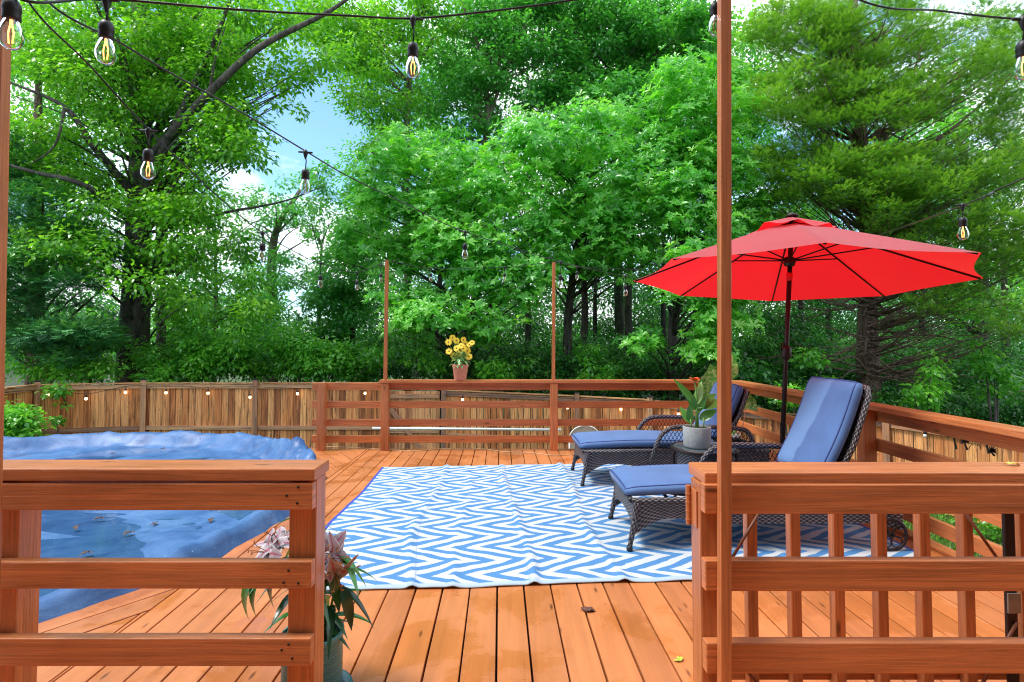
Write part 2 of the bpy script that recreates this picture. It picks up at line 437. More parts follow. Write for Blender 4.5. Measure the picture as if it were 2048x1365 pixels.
# far railing
zt, th = .845, .038
Yf = 6.565
def far_rail(label, x0, x1, cap, posts, xp0=None):
    rt = rails_thing(label, 'terracotta-stained deck railings', ((x0+x1)/2, Yf, 0)); off = rt.location
    if cap: mb = MB(); mb.board((x0-.02, Yf+.02, zt-.019), (x1, Yf+.02, zt-.019), .15, .038); mb.build('cap_rail', M['rail'], rt, off, bevel=.003)
    for (z1, z0) in ((.805, .716), (.583, .498), (.364, .282), (.164, .079)):
        mb = MB(); mb.board((x0, Yf+.065, (z0+z1)/2), (x1, Yf+.065, (z0+z1)/2), .036, z1-z0); mb.build('rail', M['rail'], rt, off, bevel=.003)
    for x in posts:
        mb = MB(); mb.board((x, Yf, 0), (x, Yf, .805 if cap else .812), .092, .092, (0, 1, 0)); mb.build('post', M['rail'], rt, off, bevel=.003)
    return rt
xB, xC, xA = D(769, 800, Yf-.045).x, D(1108, 800, Yf-.045).x, D(641, 800, Yf-.045).x
far_rail('short uncapped railing section beside the far end of the pool', D(621, 800, Yf).x, xB-.047, False, [xA])
far_rail('long capped far railing carrying the terracotta flower pot', xB-.046, RX-.05, True, [xB, xC, RX-.10])
# right side railing
rs = rails_thing('capped side railing along the right of the deck, behind the loungers', 'terracotta-stained deck railings', (RX, 4.03, 0)); off = rs.location
mb = MB(); mb.board((RX-.045, 1.2, zt-.019), (RX-.045, Yf-.056, zt-.019), .15, .038); mb.build('cap_rail', M['rail'], rs, off, bevel=.003)
for (z1, z0) in ((.805, .716), (.583, .494), (.364, .275), (.164, .075)):
    mb = MB(); mb.board((RX+.0, 1.2, (z0+z1)/2), (RX+.0, Yf+.04, (z0+z1)/2), .036, z1-z0); mb.build('rail', M['rail'], rs, off, bevel=.003)
for y in (4.07, 1.9):
    mb = MB(); mb.board((RX-.066, y, 0), (RX-.066, y, .805), .092, .092, (0, 1, 0)); mb.build('post', M['rail'], rs, off, bevel=.003)

# light poles
def pole(a, b, w, label):
    mb = MB(); mb.board(a, b, w, w, (0, 1, 0)); o = mb.build('light_pole', M['rail'], None, a, bevel=.003); o.location = a
    tag(o, label, 'pole', 'wooden poles holding up the string lights'); return o
pole(D(1448.5, 1420, 1.672), D(1448.5, -160, 1.672), .034, 'tall wooden pole fixed to the near right railing, nearest and thickest')
pole(Vector((D(-34, 1000, 1.64).x, 1.68, 0)), Vector((D(8, -160, 1.68).x, 1.68, D(8, -160, 1.68).z)), .034, 'leaning wooden pole at the left edge of the picture')
pT = {}
for k, (px, py, lab) in dict(B=(774, 521, 'thin wooden pole on the far railing, left of the terracotta flower pot'), C=(1107.5, 525, 'thin wooden pole on the far railing, right of the terracotta flower pot')).items():
    top = D(px, py, Yf); pT[k] = top; pole(Vector((top.x-.008, Yf, zt+.001)), top, .04, lab)
ct = D(1450, 538, Yf); pT['corner'] = ct
pole(Vector((ct.x, Yf, zt+.001)), ct, .04, 'thin wooden pole near the far right corner, behind the near pole')

# ================================================================ GATE (folded open behind the right railing)
gt = root('deck_gate', (.8, 2.0, .04), 'open slatted gate of square balusters on a dark steel frame, behind the right railing', 'gate'); off = gt.location
for i in range(6):
    x = .845+.1555*i+.019
    mb = MB(); mb.board((x, 1.985, .03), (x, 1.985, .84), .037, .037, (0, 1, 0)); mb.build('baluster', M['rail'], gt, off, bevel=.003)
x = D(2045, 1100, 1.97).x+.012
mb = MB(); mb.board((x, 1.985, .03), (x, 1.985, .84), .042, .037, (0, 1, 0)); mb.build('baluster', M['rail'], gt, off, bevel=.003)
for z in (.80, .108):
    mb = MB(); mb.board((.76, 2.024, z), (1.93, 2.024, z), .036, .07); mb.build('gate_rail', M['rail'], gt, off, bevel=.003)
for x in (D(1449, 1100, 1.955).x-.004, D(2019, 1100, 1.955).x):
    mb = MB(); mb.board((x, 1.957, .06), (x, 1.957, .83), .036, .014, (0, 1, 0)); mb.build('steel_upright', M['steel'], gt, off, bevel=.002)
def rod(a, b): mb = MB(); mb.tube([a, b], .0055, 8); mb.build('brace_rod', M['rod'], gt, off, smooth=True)
rod(D(1450, 1140, 1.955), D(1524, 1016, 1.955)); rod(D(1449, 1296, 1.955), D(1530, 1382, 1.955))
rod(D(1926, 1020, 1.955), D(2012, 1142, 1.955)); rod(D(2034, 1245, 1.945), D(1960, 1375, 1.955))
mb = MB(); c = D(2028, 1207, 1.945); mb.board(c-Vector((0, 0, .035)), c+Vector((0, 0, .035)), .045, .006, (0, 1, 0))
mb.build('latch_plate', simple('grey_plate', (.3, .28, .25, 1), .5, .5), gt, off, bevel=.001)

# ================================================================ RUG
A, B_, C_, D_ = Vector((-1.12, 2.845, 0)), Vector((2.50, 3.09, 0)), Vector((2.42, 5.93, 0)), Vector((-1.335, 5.62, 0))
def smooth(a, b, x): x = max(0, min(1, (x-a)/(b-a))); return x*x*(3-2*x)
folds = [(.165, .010), (.235, .006), (.337, .012), (.48, .012), (.62, .006), (.77, .010)]
def rugz(u, v):
    z = .006
    for (f, h) in folds:
        f2 = f+.012*math.sin(v*5+f*20); z += h*1.7*math.exp(-((u-f2)/.007)**2)*(.45+.55*math.sin(v*9+f*31)**2)
    z += .0022*math.sin(u*40+v*17)*math.sin(v*23+u*9)+.0018*math.sin(u*70-v*31)
    z += .012*math.exp(-((u-.08-.10*(v-.55))/.02)**2-((v-.6)/.2)**2)
    z += .010*math.exp(-((v-.86+.15*u)/.015)**2-((u-.12)/.06)**2)
    return z
def rugp(u, v):
    p = (A*(1-u)+B_*u)*(1-v)+(D_*(1-u)+C_*u)*v
    p.x += .012*math.sin(v*11+1)*(1-u)*(1 if v > .02 else .2)-.17*math.sin(math.pi*v)*(1-v)*(1-u)**4
    p.y += .007*math.sin(u*19)*(1-v)+.002*math.sin(u*47)*(1-v)
    p.z = rugz(u, v); return p
t = NT('woven_rug')
uv = t.n('TexCoord').outputs['UV']; sx = t.n('SeparateXYZ'); t.set(sx, _0=uv)
U, V = sx.outputs[0], sx.outputs[1]      # metres
wob = t.noise(t.coord('UV', (1.1, 2.2, 1)), 1.3, 2, .5)
wob2 = t.noise(t.coord('UV', (3, 5, 1)), 1.6, 2, .5)
P_ = .405
v2 = t.math('ADD', V, t.math('MULTIPLY', t.math('SUBTRACT', wob2, .5), .05))
ph = t.math('PINGPONG', t.math('DIVIDE', t.math('ADD', v2, .06), P_), .5)        # 0..0.5
arm = t.math('MULTIPLY', ph, 2*.385)
ff = t.math('ADD', t.math('ADD', U, arm), t.math('MULTIPLY', t.math('SUBTRACT', wob, .5), .12))
st = t.math('FRACT', t.math('DIVIDE', ff, .198))
edge = t.math('MULTIPLY', t.math('SUBTRACT', t.noise(t.coord('UV', (60, 60, 1)), 1, 1), .5), .08)
mask = t.math('GREATER_THAN', t.math('ADD', st, edge), .49)
weave = t.n('TexWave'); weave.wave_type = 'BANDS'; weave.bands_direction = 'Y'; t.set(weave, Vector=t.coord('UV', (1, 1, 1)), Scale=28, Distortion=.6)
weave2 = t.n('TexWave'); weave2.wave_type = 'BANDS'; weave2.bands_direction = 'X'; t.set(weave2, Vector=t.coord('UV', (1, 1, 1)), Scale=22, Distortion=.6)
wv = t.math('MULTIPLY', weave.outputs['Fac'], weave2.outputs['Fac'])
blue = t.mix(t.math('MULTIPLY', wv, .5), (.055, .195, .42, 1), (.12, .29, .51, 1)); white = t.mix(t.math('MULTIPLY', wv, .5), (.52, .545, .56, 1), (.43, .475, .52, 1))
c = t.mix(mask, blue, white)
# borders: dark blue on the short sides, pale band on the long ones
W_, L_ = 3.75, 2.84
e1 = t.math('MAXIMUM', t.math('LESS_THAN', U, .022), t.math('GREATER_THAN', U, W_-.022))
e2 = t.math('MAXIMUM', t.math('LESS_THAN', V, .045), t.math('GREATER_THAN', V, L_-.05))
c = t.mix(e2, c, (.37, .46, .54, 1)); c = t.mix(e1, c, (.03, .055, .36, 1))
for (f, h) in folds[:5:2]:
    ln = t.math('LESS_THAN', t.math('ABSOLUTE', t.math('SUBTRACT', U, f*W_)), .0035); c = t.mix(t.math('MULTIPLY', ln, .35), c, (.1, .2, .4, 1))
t.P(Base_Color=c, Roughness=.8); t.bump(wv, .25, .003)
mb = MB(); mb.grid(rugp, 220, 110, su=W_, sv=L_)
rug = mb.build('outdoor_rug', t.m, None, (A.x, A.y, 0), smooth=True, weld=True); rug.location = (A.x, A.y, 0)
m = rug.modifiers.new('thick', 'SOLIDIFY'); m.thickness = .005; m.offset = 1
tag(rug, 'blue and white zigzag outdoor rug lying across the deck under the loungers', 'rug')

# ================================================================ LOUNGERS
def wicker(name, base=(.12, .10, .105), hi=(.27, .24, .25)):
    t = NT(name); uv = t.n('TexCoord').outputs['UV']; sx = t.n('SeparateXYZ'); t.set(sx, _0=uv)
    row = t.math('DIVIDE', sx.outputs[1], .012)
    rf = t.math('FLOOR', row); fr = t.math('FRACT', row)
    a = t.math('SINE', t.math('MULTIPLY', t.math('ADD', t.math('DIVIDE', sx.outputs[0], .040), t.math('MULTIPLY', rf, .5)), 2*math.pi))
    b = t.math('SINE', t.math('MULTIPLY', fr, math.pi))
    h = t.math('MULTIPLY', t.math('ADD', t.math('MULTIPLY', a, .5), .5), b)
    n = t.noise(t.coord('Object'), 18, 3)
    t.P(Base_Color=t.mix(1, t.ramp(h, [(.05, (.006, .006, .007)), (.4, base), (.95, hi)]), t.ramp(n, [(.3, g1(.8)), (.7, g1(1.2))]), 'MULTIPLY'), Roughness=.42)
    t.bump(h, .9, .006); return t.m
M['wicker'] = wicker('grey_brown_wicker')
def fabric(name, stain):
    t = NT(name); co = t.coord('Object'); n = t.noise(co, 220, 2, .6); n2 = t.noise(co, 5, 4)
    c = t.mix(n, (.05, .12, .31, 1), (.10, .205, .42, 1))
    c = t.mix(1, c, t.ramp(n2, [(.3, g1(.85)), (.7, g1(1.12))]), 'MULTIPLY')
    if stain:
        sx = t.n('SeparateXYZ'); t.set(sx, _0=t.n('TexCoord').outputs['Object'])
        e = t.math('ADD', t.math('MULTIPLY', sx.outputs[1], 1.0), t.math('MULTIPLY', t.math('SUBTRACT', t.noise(co, 5, 5, .6), .5), .16))
        e = t.math('SUBTRACT', e, t.math('MULTIPLY', sx.outputs[2], -.10))
        w = t.ramp(e, [(.345, g1(1)), (.365, g1(0))])
        c = t.mix(w, t.mix(.35, c, (.18, .33, .56, 1)), t.mix(1, c, (.82, .82, .86, 1), 'MULTIPLY'))
    t.P(Base_Color=c, Roughness=.72, Sheen_Weight=.15); t.bump(n, .3, .002); return t.m
M['fab'] = fabric('blue_cushion_fabric', False); M['fab_wet'] = fabric('blue_cushion_damp', True)
M['fab_dark'] = simple('navy_piping', (.03, .06, .22, 1), .6)

def cushion(path, y0, y1, th):
    """path: (x,z,nx,nz) underside centreline stations; returns MB and piping MB"""
    mb = MB(); pp = MB(); n = len(path)
    K = 40; cy = (y0+y1)/2; hw = (y1-y0)/2
    def pt(i, a, out=0):
        x, z, nx, nz = path[i]; e = min(i, n-1-i)/2.0; k = 1 if e >= 1 else math.sqrt(max(0, 1-(1-e)**2))
        kk = .55+.45*k; ca, sa = math.cos(a), math.sin(a)
        yy = math.copysign(abs(ca)**(1/2.6), ca)*(hw*(.97+.03*k)+out); nn = math.copysign(abs(sa)**(1/1.25), sa)*(th/2+out)*kk
        cr_ = 1+.16*math.cos(min(1, abs(yy)/hw)*math.pi/2) if sa > 0 else 1
        q = nn*cr_+th/2
        return (x+nx*q, cy+yy, z+nz*q)
    vs = [pt(i, 2*math.pi*j/K) for i in range(n) for j in range(K)]
    fs = [(i*K+j, i*K+(j+1) % K, (i+1)*K+(j+1) % K, (i+1)*K+j) for i in range(n-1) for j in range(K)]
    fs += [tuple(range(K-1, -1, -1)), tuple(range((n-1)*K, n*K))]
    mb.raw(vs, fs)
    a0 = .62
    loop = [pt(i, a0) for i in range(0, n)]+[pt(n-1, a0+(math.pi-2*a0)*q/8) for q in range(1, 8)]+[pt(i, math.pi-a0) for i in range(n-1, -1, -1)]+[pt(0, math.pi-a0-(math.pi-2*a0)*q/8) for q in range(1, 9)]
    pp.tube(loop, .0048, 6, False)
    return mb, pp

def make_lounger(label, tx, tz):
    rt = root('chaise_lounge', (0, 0, 0), label, 'chaise lounge', 'wicker loungers with blue cushions')
    Wd = .58; wk = M['wicker']
    # seat frame: side aprons with arched lower edge, foot apron
    def low(x):
        if x < .16: return .30-.0*x-.14*smooth(.0, .16, x)*1.0-.0+(-.16+.0)*0+(.0)
        return .16
    def sidelow(x):   # arch between foot leg and body
        if x < .22: return .10+.10*math.sin(min(1, x/.22)*math.pi/2)
        if x > 1.45: return .17-.05*smooth(1.45, 1.7, x)
        return .20-.035*smooth(.22, .6, x)+.03*math.sin((x-.22)/1.23*math.pi)*0
    mb = MB()
    for y in (0, Wd):
        mb.grid(lambda u, v, y=y: (.015+u*1.68, y, sidelow(u*1.68)+v*(.305-sidelow(u*1.68))), 40, 6, su=1.7, sv=.15)
    mb.grid(lambda u, v: (.015, u*Wd, (.13+.07*math.sin(u*math.pi)**.6)+v*(.305-(.13+.07*math.sin(u*math.pi)**.6))), 16, 6, su=Wd, sv=.15)
    mb.grid(lambda u, v: (1.69, u*Wd, .14+v*.165), 12, 4, su=Wd, sv=.16)
    ap = mb.build('apron', wk, rt); m = ap.modifiers.new('s', 'SOLIDIFY'); m.thickness = .014; m.offset = 0
    mb = MB()
    for y in (0, Wd): mb.tube([(0, y, .31), (.6, y, .315), (1.3, y, .31), (1.7, y, .305)], .017, 8)
    mb.tube([(0, 0, .31), (0, Wd, .31)], .017, 8); mb.tube([(1.7, 0, .305), (1.7, Wd, .305)], .017, 8)
    for x in (.25, .5, .75, 1.0, 1.22): mb.tube([(x, 0, .30), (x, Wd, .30)], .01, 6)
    mb.build('seat_frame', wk, rt, smooth=True)
    for (y, s) in ((0, -1), (Wd, 1)):
        mb = MB(); mb.tube(spline([(.03, y, .30), (.022, y, .2), (.0, y+s*.004, .1), (-.015, y+s*.01, .03)], 4), [.024-.009*i/12 for i in range(13)], 8)
        lg = mb.build('leg', wk, rt, smooth=True)
        mb = MB(); mb.lathe([(.0, 0), (.016, 0), (.02, .012), (.02, .024), (.014, .036), (0, .04)], 12, (-.017, y+s*.011, 0)); mb.build('foot_cap', M['black'], lg, smooth=True)
    # rear support legs and wheels
    for y in (0, Wd):
        mb = MB(); mb.tube([(1.56, y, .16), (1.60, y, .105)], .012, 6)
        cy = y-.035 if y == 0 else y+.035
        mb.tube([(1.60, y, .105), (1.60, cy, .105)], .008, 6)
        w_ = mb.build('axle', M['steel'], rt, smooth=True)
        mb = MB(); c = Vector((1.60, cy, .105))
        def ring(cx, cz, r, rad, n=24): mb.tube([(cx+r*math.cos(2*math.pi*k/n), cy, cz+r*math.sin(2*math.pi*k/n)) for k in range(n+1)], rad, 6, False)
        ring(1.60, .105, .094, .010, 36); ring(1.60, .105, .014, .007, 12)
        for k in range(5):
            a = 2*math.pi*k/5+.3; ring(1.60+.052*math.cos(a), .105+.052*math.sin(a), .034, .004, 16)
        mb.build('wheel', M['steel'], rt, smooth=True)
    # arms with lattice
    for (y, s) in ((0, -1), (Wd, 1)):
        ya = y+s*.035
        top = spline([(.60, y, .20), (.645, ya, .36), (.71, ya, .475), (.82, ya, .53), (1.05, ya, .532), (1.30, ya, .52), (1.46, ya, .50), (1.52, ya, .42), (1.55, y, .30)], 5)
        mb = MB(); mb.tube(top, .021, 8); ar = mb.build('armrest', wk, rt, smooth=True)
        mb = MB()
        def topz(x):
            best = None
            for p, q in zip(top, top[1:]):
                if min(p.x, q.x) <= x <= max(p.x, q.x) and p.x != q.x:
                    z = p.z+(q.z-p.z)*(x-p.x)/(q.x-p.x); best = z if best is None else max(best, z)
            return best if best is not None else .3
        for k in range(26):
            x0 = .66+k*.036
            for dsl in (.13, -.13):
                pts = [(x0+dsl*q/6, ya-s*.03*(1-q/6), .31+(.22)*q/6) for q in range(7)]
                pts = [p for p in pts if .66 < p[0] < 1.52 and p[2] < topz(p[0])]
                if len(pts) > 1: mb.tube(pts, .003, 4)
        mb.build('arm_lattice', M['black'], ar)
    # back frame
    hx, hz = 1.24, .33
    dv = Vector((tx-hx, 0, tz-hz)).normalized(); nv = Vector((-dv.z, 0, dv.x))
    def bp(sv, y, n=0): return (hx+dv.x*sv+nv.x*n, y, hz+dv.z*sv+nv.z*n)
    Lb = math.hypot(tx-hx, tz-hz)
    mb = MB(); mb.grid(lambda u, v: bp(.02+u*(Lb-.02), .03+v*(Wd-.06), -.012-.03*math.sin(u*math.pi)), 16, 12, su=Lb, sv=Wd)
    bk = mb.build('backrest', wk, rt); m = bk.modifiers.new('s', 'SOLIDIFY'); m.thickness = .012
    mb = MB(); mb.tube([bp(0, .015), bp(.35, .015, -.03), bp(Lb-.05, .015, .0), bp(Lb, .05, .005), bp(Lb+.01, Wd/2, .005), bp(Lb, Wd-.05, .005), bp(Lb-.05, Wd-.015, 0), bp(.35, Wd-.015, -.03), bp(0, Wd-.015)], .019, 8)
    mb.build('back_frame', wk, rt, smooth=True)
    # cushions
    path = []
    n = 26
    for i in range(n):
        u = i/(n-1); x = -.03+u*1.27; z = .318+.014*math.sin((u-.12)*math.pi*1.5)+.012*smooth(.75, 1, u)
        path.append((x, z, 0, 1))
    mb, pp = cushion(path, .005, Wd-.005, .088)
    cu = mb.build('seat_cushion', M['fab'], rt, smooth=True); pp.build('piping', M['fab_dark'], cu, smooth=True)
    path = []
    n = 18
    for i in range(n):
        u = i/(n-1); sv = .07+u*(Lb-.065); q = bp(sv, 0, .018-.02*math.sin(u*math.pi)); path.append((q[0], q[2], nv.x, nv.z))
    mb, pp = cushion(path, .01, Wd-.01, .10)
    cu = mb.build('back_cushion', M['fab_wet'], rt, smooth=True); pp.build('piping', M['fab_dark'], cu, smooth=True)
    return rt
lo = make_lounger('nearer blue-cushioned wicker lounger with a damp patch across its raised back', 1.53, 1.0)
lo.location = (.745, 3.40, .006); lo.rotation_euler.z = R(.6)
l2 = make_lounger('farther blue-cushioned wicker lounger partly hidden behind side table and canna pot', 1.52, .85); l2.location = (.648, 4.90, .006); l2.rotation_euler.z = R(2.0)

# ================================================================ SIDE TABLE + POTS
TX, TY, TZ = 1.565, 4.42, .445
st_ = root('side_table', (TX, TY, 0), 'round glass-topped wicker side table between the two loungers', 'side table'); off = st_.location
mb = MB(); mb.lathe([(.0, -.006), (.245, -.006), (.25, 0), (.245, .006), (0, .006)], 40, (TX, TY, TZ))
t = NT('tinted_glass'); t.P(Base_Color=(.10, .14, .16, 1), Roughness=.08, Alpha=.92); t.P(Coat_Weight=.5); mb.build('glass_top', t.m, st_, off, smooth=False)
mb = MB(); mb.lathe([(.245, -.022), (.262, -.020), (.266, -.005), (.262, .010), (.251, .010), (.250, -.0)], 40, (TX, TY, TZ)); mb.build('metal_rim', M['steel'], st_, off, smooth=True)
mb = MB(); mb.lathe([(.225, -.022), (.218, -.12), (.205, -.22)], 40, (TX, TY, TZ)); mb.build('wicker_skirt', M['wicker'], st_, off, smooth=True)
for k in range(4):
    a = R(-100+90*k); ca, sa = math.cos(a), math.sin(a)
    mb = MB(); mb.tube(spline([(TX+ca*.20, TY+sa*.20, TZ-.02), (TX+ca*.245, TY+sa*.245, TZ-.06), (TX+ca*.236, TY+sa*.236, .25), (TX+ca*.215, TY+sa*.215, .12), (TX+ca*.25, TY+sa*.25, 0)], 5), .012, 8)
    mb.build('leg', M['steel'], st_, off, smooth=True)

def leaf_blade(mb, base, direction, up, ln, wd, droop=.3, fold=.15, n=6, r=None, wav=0):
    """a big single leaf: grid along the midrib"""
    d = Vector(direction).normalized(); up = Vector(up); sd = d.cross(up).normalized(); up = sd.cross(d).normalized()
    b = Vector(base); r = random.random() if r is None else r
    def fn(u, v):
        a = (v-.5)*2; w = wd*.5*(math.sin(math.pi*min(1, u*.96+.04)**.75))**.9
        p = b+d*(ln*u*(1-.12*droop*u))+up*(-droop*ln*u*u+fold*abs(a)*w+wav*math.sin(u*14+a)*abs(a)*w)+sd*(a*w)
        return p
    mb.grid(fn, n, 4, r=r)
M['leaf_big'] = leaf_mat('houseplant_leaves', [(.06, .22, .04), (.14, .38, .07), (.32, .56, .16)], .35, .3)
M['soil'] = simple('potting_soil', (.03, .018, .012, 1), .95, 0, .8, 60, .6)
# concrete pot with canna
t = NT('concrete'); co = t.coord('Object'); n = t.noise(co, 60, 6, .7)
t.P(Base_Color=t.ramp(n, [(.3, (.25, .26, .25)), (.7, (.42, .43, .42))]), Roughness=.85); t.bump(n, .3, .003); M['conc'] = t.m
pc = Vector((D(1394, 880, TY-.02).x, TY-.02, TZ+.0065))
pt = root('potted_plant', pc, 'orange-flowering plant in round grey concrete pot on the side table', 'potted plant')
mb = MB(); mb.lathe([(0, 0), (.088, 0), (.100, .006), (.106, .02), (.110, .165), (.108, .170), (.102, .170), (.100, .15), (0, .15)], 36, pc); mb.build('pot', M['conc'], pt, pc, smooth=True, bevel=.001)
mb = MB(); mb.lathe([(.0999, .153), (0, .155)], 24, pc); mb.build('soil', M['soil'], pt, pc)
mb = MB(); base = pc+Vector((0, 0, .15))
mb.tube([base, base+Vector((.005, 0, .14)), base+Vector((-.0, 0, .27)), base+Vector((-.01, 0, .375))], [.016, .014, .010, .006], 8, r=.85)
mb.tube([base+Vector((-.05, -.02, 0)), base+Vector((-.055, -.02, .08))], [.006, .004], 6, r=.9); mb.tube([base+Vector((.05, -.02, 0)), base+Vector((.05, -.02, .09))], [.006, .004], 6, r=.9)
for (x, z, dx, dz, ln, w, dr) in ((-.005, .20, -.62, .75, .27, .06, .05), (.0, .17, .75, .62, .24, .09, .3), (.02, .17, .85, .35, .24, .10, .35), (-.01, .16, -.4, .9, .16, .05, .1),
                                   (.03, .07, .75, .6, .16, .085, .2), (-.055, .04, -.1, 1, .17, .06, .05), (-.06, .05, -.45, .85, .15, .06, .1), (.0, .2, .25, .95, .20, .07, .1), (-.02, .15, -.1, .6, .14, .05, .2), (.01, .14, .2, .5, .15, .05, .3)):
    leaf_blade(mb, base+Vector((x, random.uniform(-.02, .02), z)), (dx, random.uniform(-.35, .25), dz), (-dz*.4, -.9, abs(dx)*.6+.3), ln, w, dr)
mb.build('foliage', M['leaf_big'], pt, pc, smooth=True)
mb = MB(); fc = base+Vector((-.015, -.01, .38))
for k in range(8):
    a = k*2.4; leaf_blade(mb, fc, (math.cos(a)*.7, math.sin(a)*.7, .5+.4*(k % 2)), (0, 0, 1), .06, .045, .3, .3, wav=.3)
t = NT('orange_petals'); t.P(Base_Color=(.85, .16, .02, 1), Roughness=.6); mb.build('flower', t.m, pt, pc, smooth=True)

# tall caladium behind the pole
qc = Vector((2.36, 6.0, 0))
pt = root('potted_plant', qc, 'large-leaved speckled green plant rising behind the farther lounger', 'potted plant')
mb = MB(); mb.lathe([(0, 0), (.11, 0), (.15, .26), (.155, .26), (.155, .28), (.14, .28), (.138, .25), (0, .25)], 28, qc); mb.build('pot', simple('grey_pot', (.25, .24, .23, 1), .7), pt, qc, smooth=True, bevel=.001)
t = NT('speckled_leaf'); c = t.ramp(t.noise(t.coord('Object'), 30, 3, .6), [(.45, (.08, .36, .04)), (.60, (.42, .66, .20))]); t.P(Base_Color=c, Roughness=.45); M['calad'] = t.m
mb = MB(); ms = MB()
for (px, py, Y, dx, dz, ln, w) in ((1412, 795, 5.85, .15, .8, .34, .23), (1440, 790, 5.9, -.3, .9, .36, .24), (1470, 800, 5.8, .8, -.2, .24, .16), (1482, 790, 5.85, .6, -.6, .25, .15), (1467, 850, 5.8, -.6, -.6, .16, .12), (1455, 760, 5.95, .1, 1, .3, .2)):
    p = D(px, py, Y); leaf_blade(mb, p, (dx, -.15, dz), (-.1, -1, .25), ln, w, .12, .15, 8, None, .1)
    ms.tube(spline([qc+Vector((0, 0, .25)), qc*.5+p*.5+Vector((0, 0, .12)), p], 5), .006, 6)
ms.tube(spline([D(1484, 800, 5.8), D(1490, 830, 5.75), D(1482, 868, 5.75), D(1486, 895, 5.75)], 5), .005, 6)
cr_ = mb.build('foliage', M['calad'], pt, qc, smooth=True); ms.build('stem', simple('pink_stem', (.55, .22, .12, 1), .5), pt, qc, smooth=True)

# terracotta pot with yellow flowers on the far rail
fc0 = Vector((D(920.5, 760, Yf).x, Yf, zt+.0005))
pt = root('potted_plant', fc0, 'yellow daisy plant in small terracotta pot standing on the far railing', 'potted plant')
t = simple('terracotta', (.56, .24, .15, 1), .8, 0, .3, 30, .15)
mb = MB(); mb.lathe([(0, 0), (.072, 0), (.094, .155), (.100, .155), (.103, .185), (.094, .187), (.09, .165), (0, .165)], 32, fc0); mb.build('pot', t, pt, fc0, smooth=True, bevel=.001)
mb = MB(); ms = MB(); flw = []
top = fc0+Vector((0, 0, .165))
for k in range(85):
    a = random.uniform(0, 6.28); rr = random.uniform(.0, .10); z = random.uniform(0, .17)
    leaf_blade(mb, top+Vector((math.cos(a)*rr*.8, math.sin(a)*rr*.8, z)), (math.cos(a), math.sin(a), random.uniform(-.3, .6)), (0, 0, 1), random.uniform(.05, .085), .04, .5, .2, 4)
fpos = [(897, 685), (898, 703), (913, 682), (913, 697), (927, 680), (927, 697), (939, 690), (935, 702), (944, 686), (905, 676), (938, 714), (922, 692), (930, 688), (918, 708), (907, 712)]
for i, (px, py) in enumerate(fpos):
    c = D(px, py, Yf+random.uniform(-.1, .06)); ms.tube([top, top*.4+c*.6, c], .003, 5)
    ax = Vector((random.uniform(-.4, .4), -1, random.uniform(-.1, .6))).normalized(); s1 = ax.orthogonal().normalized(); s2 = ax.cross(s1)
    rad = random.uniform(.034, .044); fl, fe = MB(), MB(); flw.append((fl, fe))
    for k in range(12):
        a = k*math.pi/6; dd = s1*math.cos(a)+s2*math.sin(a); leaf_blade(fl, c+dd*.006, dd+ax*.15, ax, rad, .018, .15, .1, 3)
    fe.lathe([(0, .008), (.006, .006), (.009, 0)], 8, c, ax=ax)
M['leaf_pale'] = leaf_mat('pale_leaves', [(.16, .34, .12), (.28, .47, .16), (.45, .6, .28)], .2)
mb.build('foliage', M['leaf_pale'], pt, fc0, smooth=True); ms.build('stem', M['leaf_pale'], pt, fc0)
t = NT('yellow_petals'); t.P(Base_Color=(.86, .60, .03, 1), Roughness=.6); eye_m = simple('flower_eye', (.12, .04, .01, 1), .8)
for fl, fe in flw: fo = fl.build('flower', t.m, pt, fc0); fe.build('flower_eye', eye_m, fo, fc0)

# lily in teal pot behind the left post
lc = Vector((-.735, 2.03, .0))
pt = root('potted_plant', lc, 'pink and white lilies in a teal patterned pot behind the near left post', 'potted plant')
t = NT('teal_glaze'); uv = t.n('TexCoord').outputs['UV']; sx = t.n('SeparateXYZ'); t.set(sx, _0=uv)
band = t.math('FRACT', t.math('DIVIDE', sx.outputs[1], .030)); bi = t.math('FLOOR', t.math('DIVIDE', sx.outputs[1], .030))
fx = t.math('FRACT', t.math('ADD', t.math('DIVIDE', sx.outputs[0], .022), t.math('MULTIPLY', bi, .5)))
dx_ = t.math('MULTIPLY', t.math('SUBTRACT', fx, .5), 1.0); dd = t.math('SQRT', t.math('ADD', t.math('MULTIPLY', dx_, dx_), t.math('MULTIPLY', band, band)))
rings = t.math('SINE', t.math('MULTIPLY', dd, 24)); ln = t.math('LESS_THAN', band, .12)
h = t.math('MAXIMUM', rings, ln)
n = t.noise(t.coord('Object'), 14, 4)
t.P(Base_Color=t.mix(t.math('MULTIPLY', t.ramp(h, [(.2, g1(0)), (.8, g1(1))]), .6), t.ramp(n, [(.3, (.025, .18, .19)), (.7, (.06, .28, .28))]), (.26, .44, .40, 1)), Roughness=.35); t.bump(h, .4, .003)
mb = MB(); mb.lathe([(0, 0), (.098, 0), (.106, .01), (.108, .215), (.112, .22), (.112, .235), (.103, .237), (.100, .20), (0, .20)], 40, lc); mb.build('pot', t.m, pt, lc, smooth=True, bevel=.001)
mb = MB(); mb.lathe([(0, .001), (.13, .001), (.145, .025), (.138, .026), (.12, .008)], 36, lc); mb.build('saucer', simple('teal_saucer', (.03, .16, .18, 1), .3), pt, lc, smooth=True)
mb = MB(); mb.lathe([(.1, .203), (.05, .212), (0, .206)], 24, lc); mb.build('soil', M['soil'], pt, lc)
mb = MB(); sm_ = MB()
heads = []
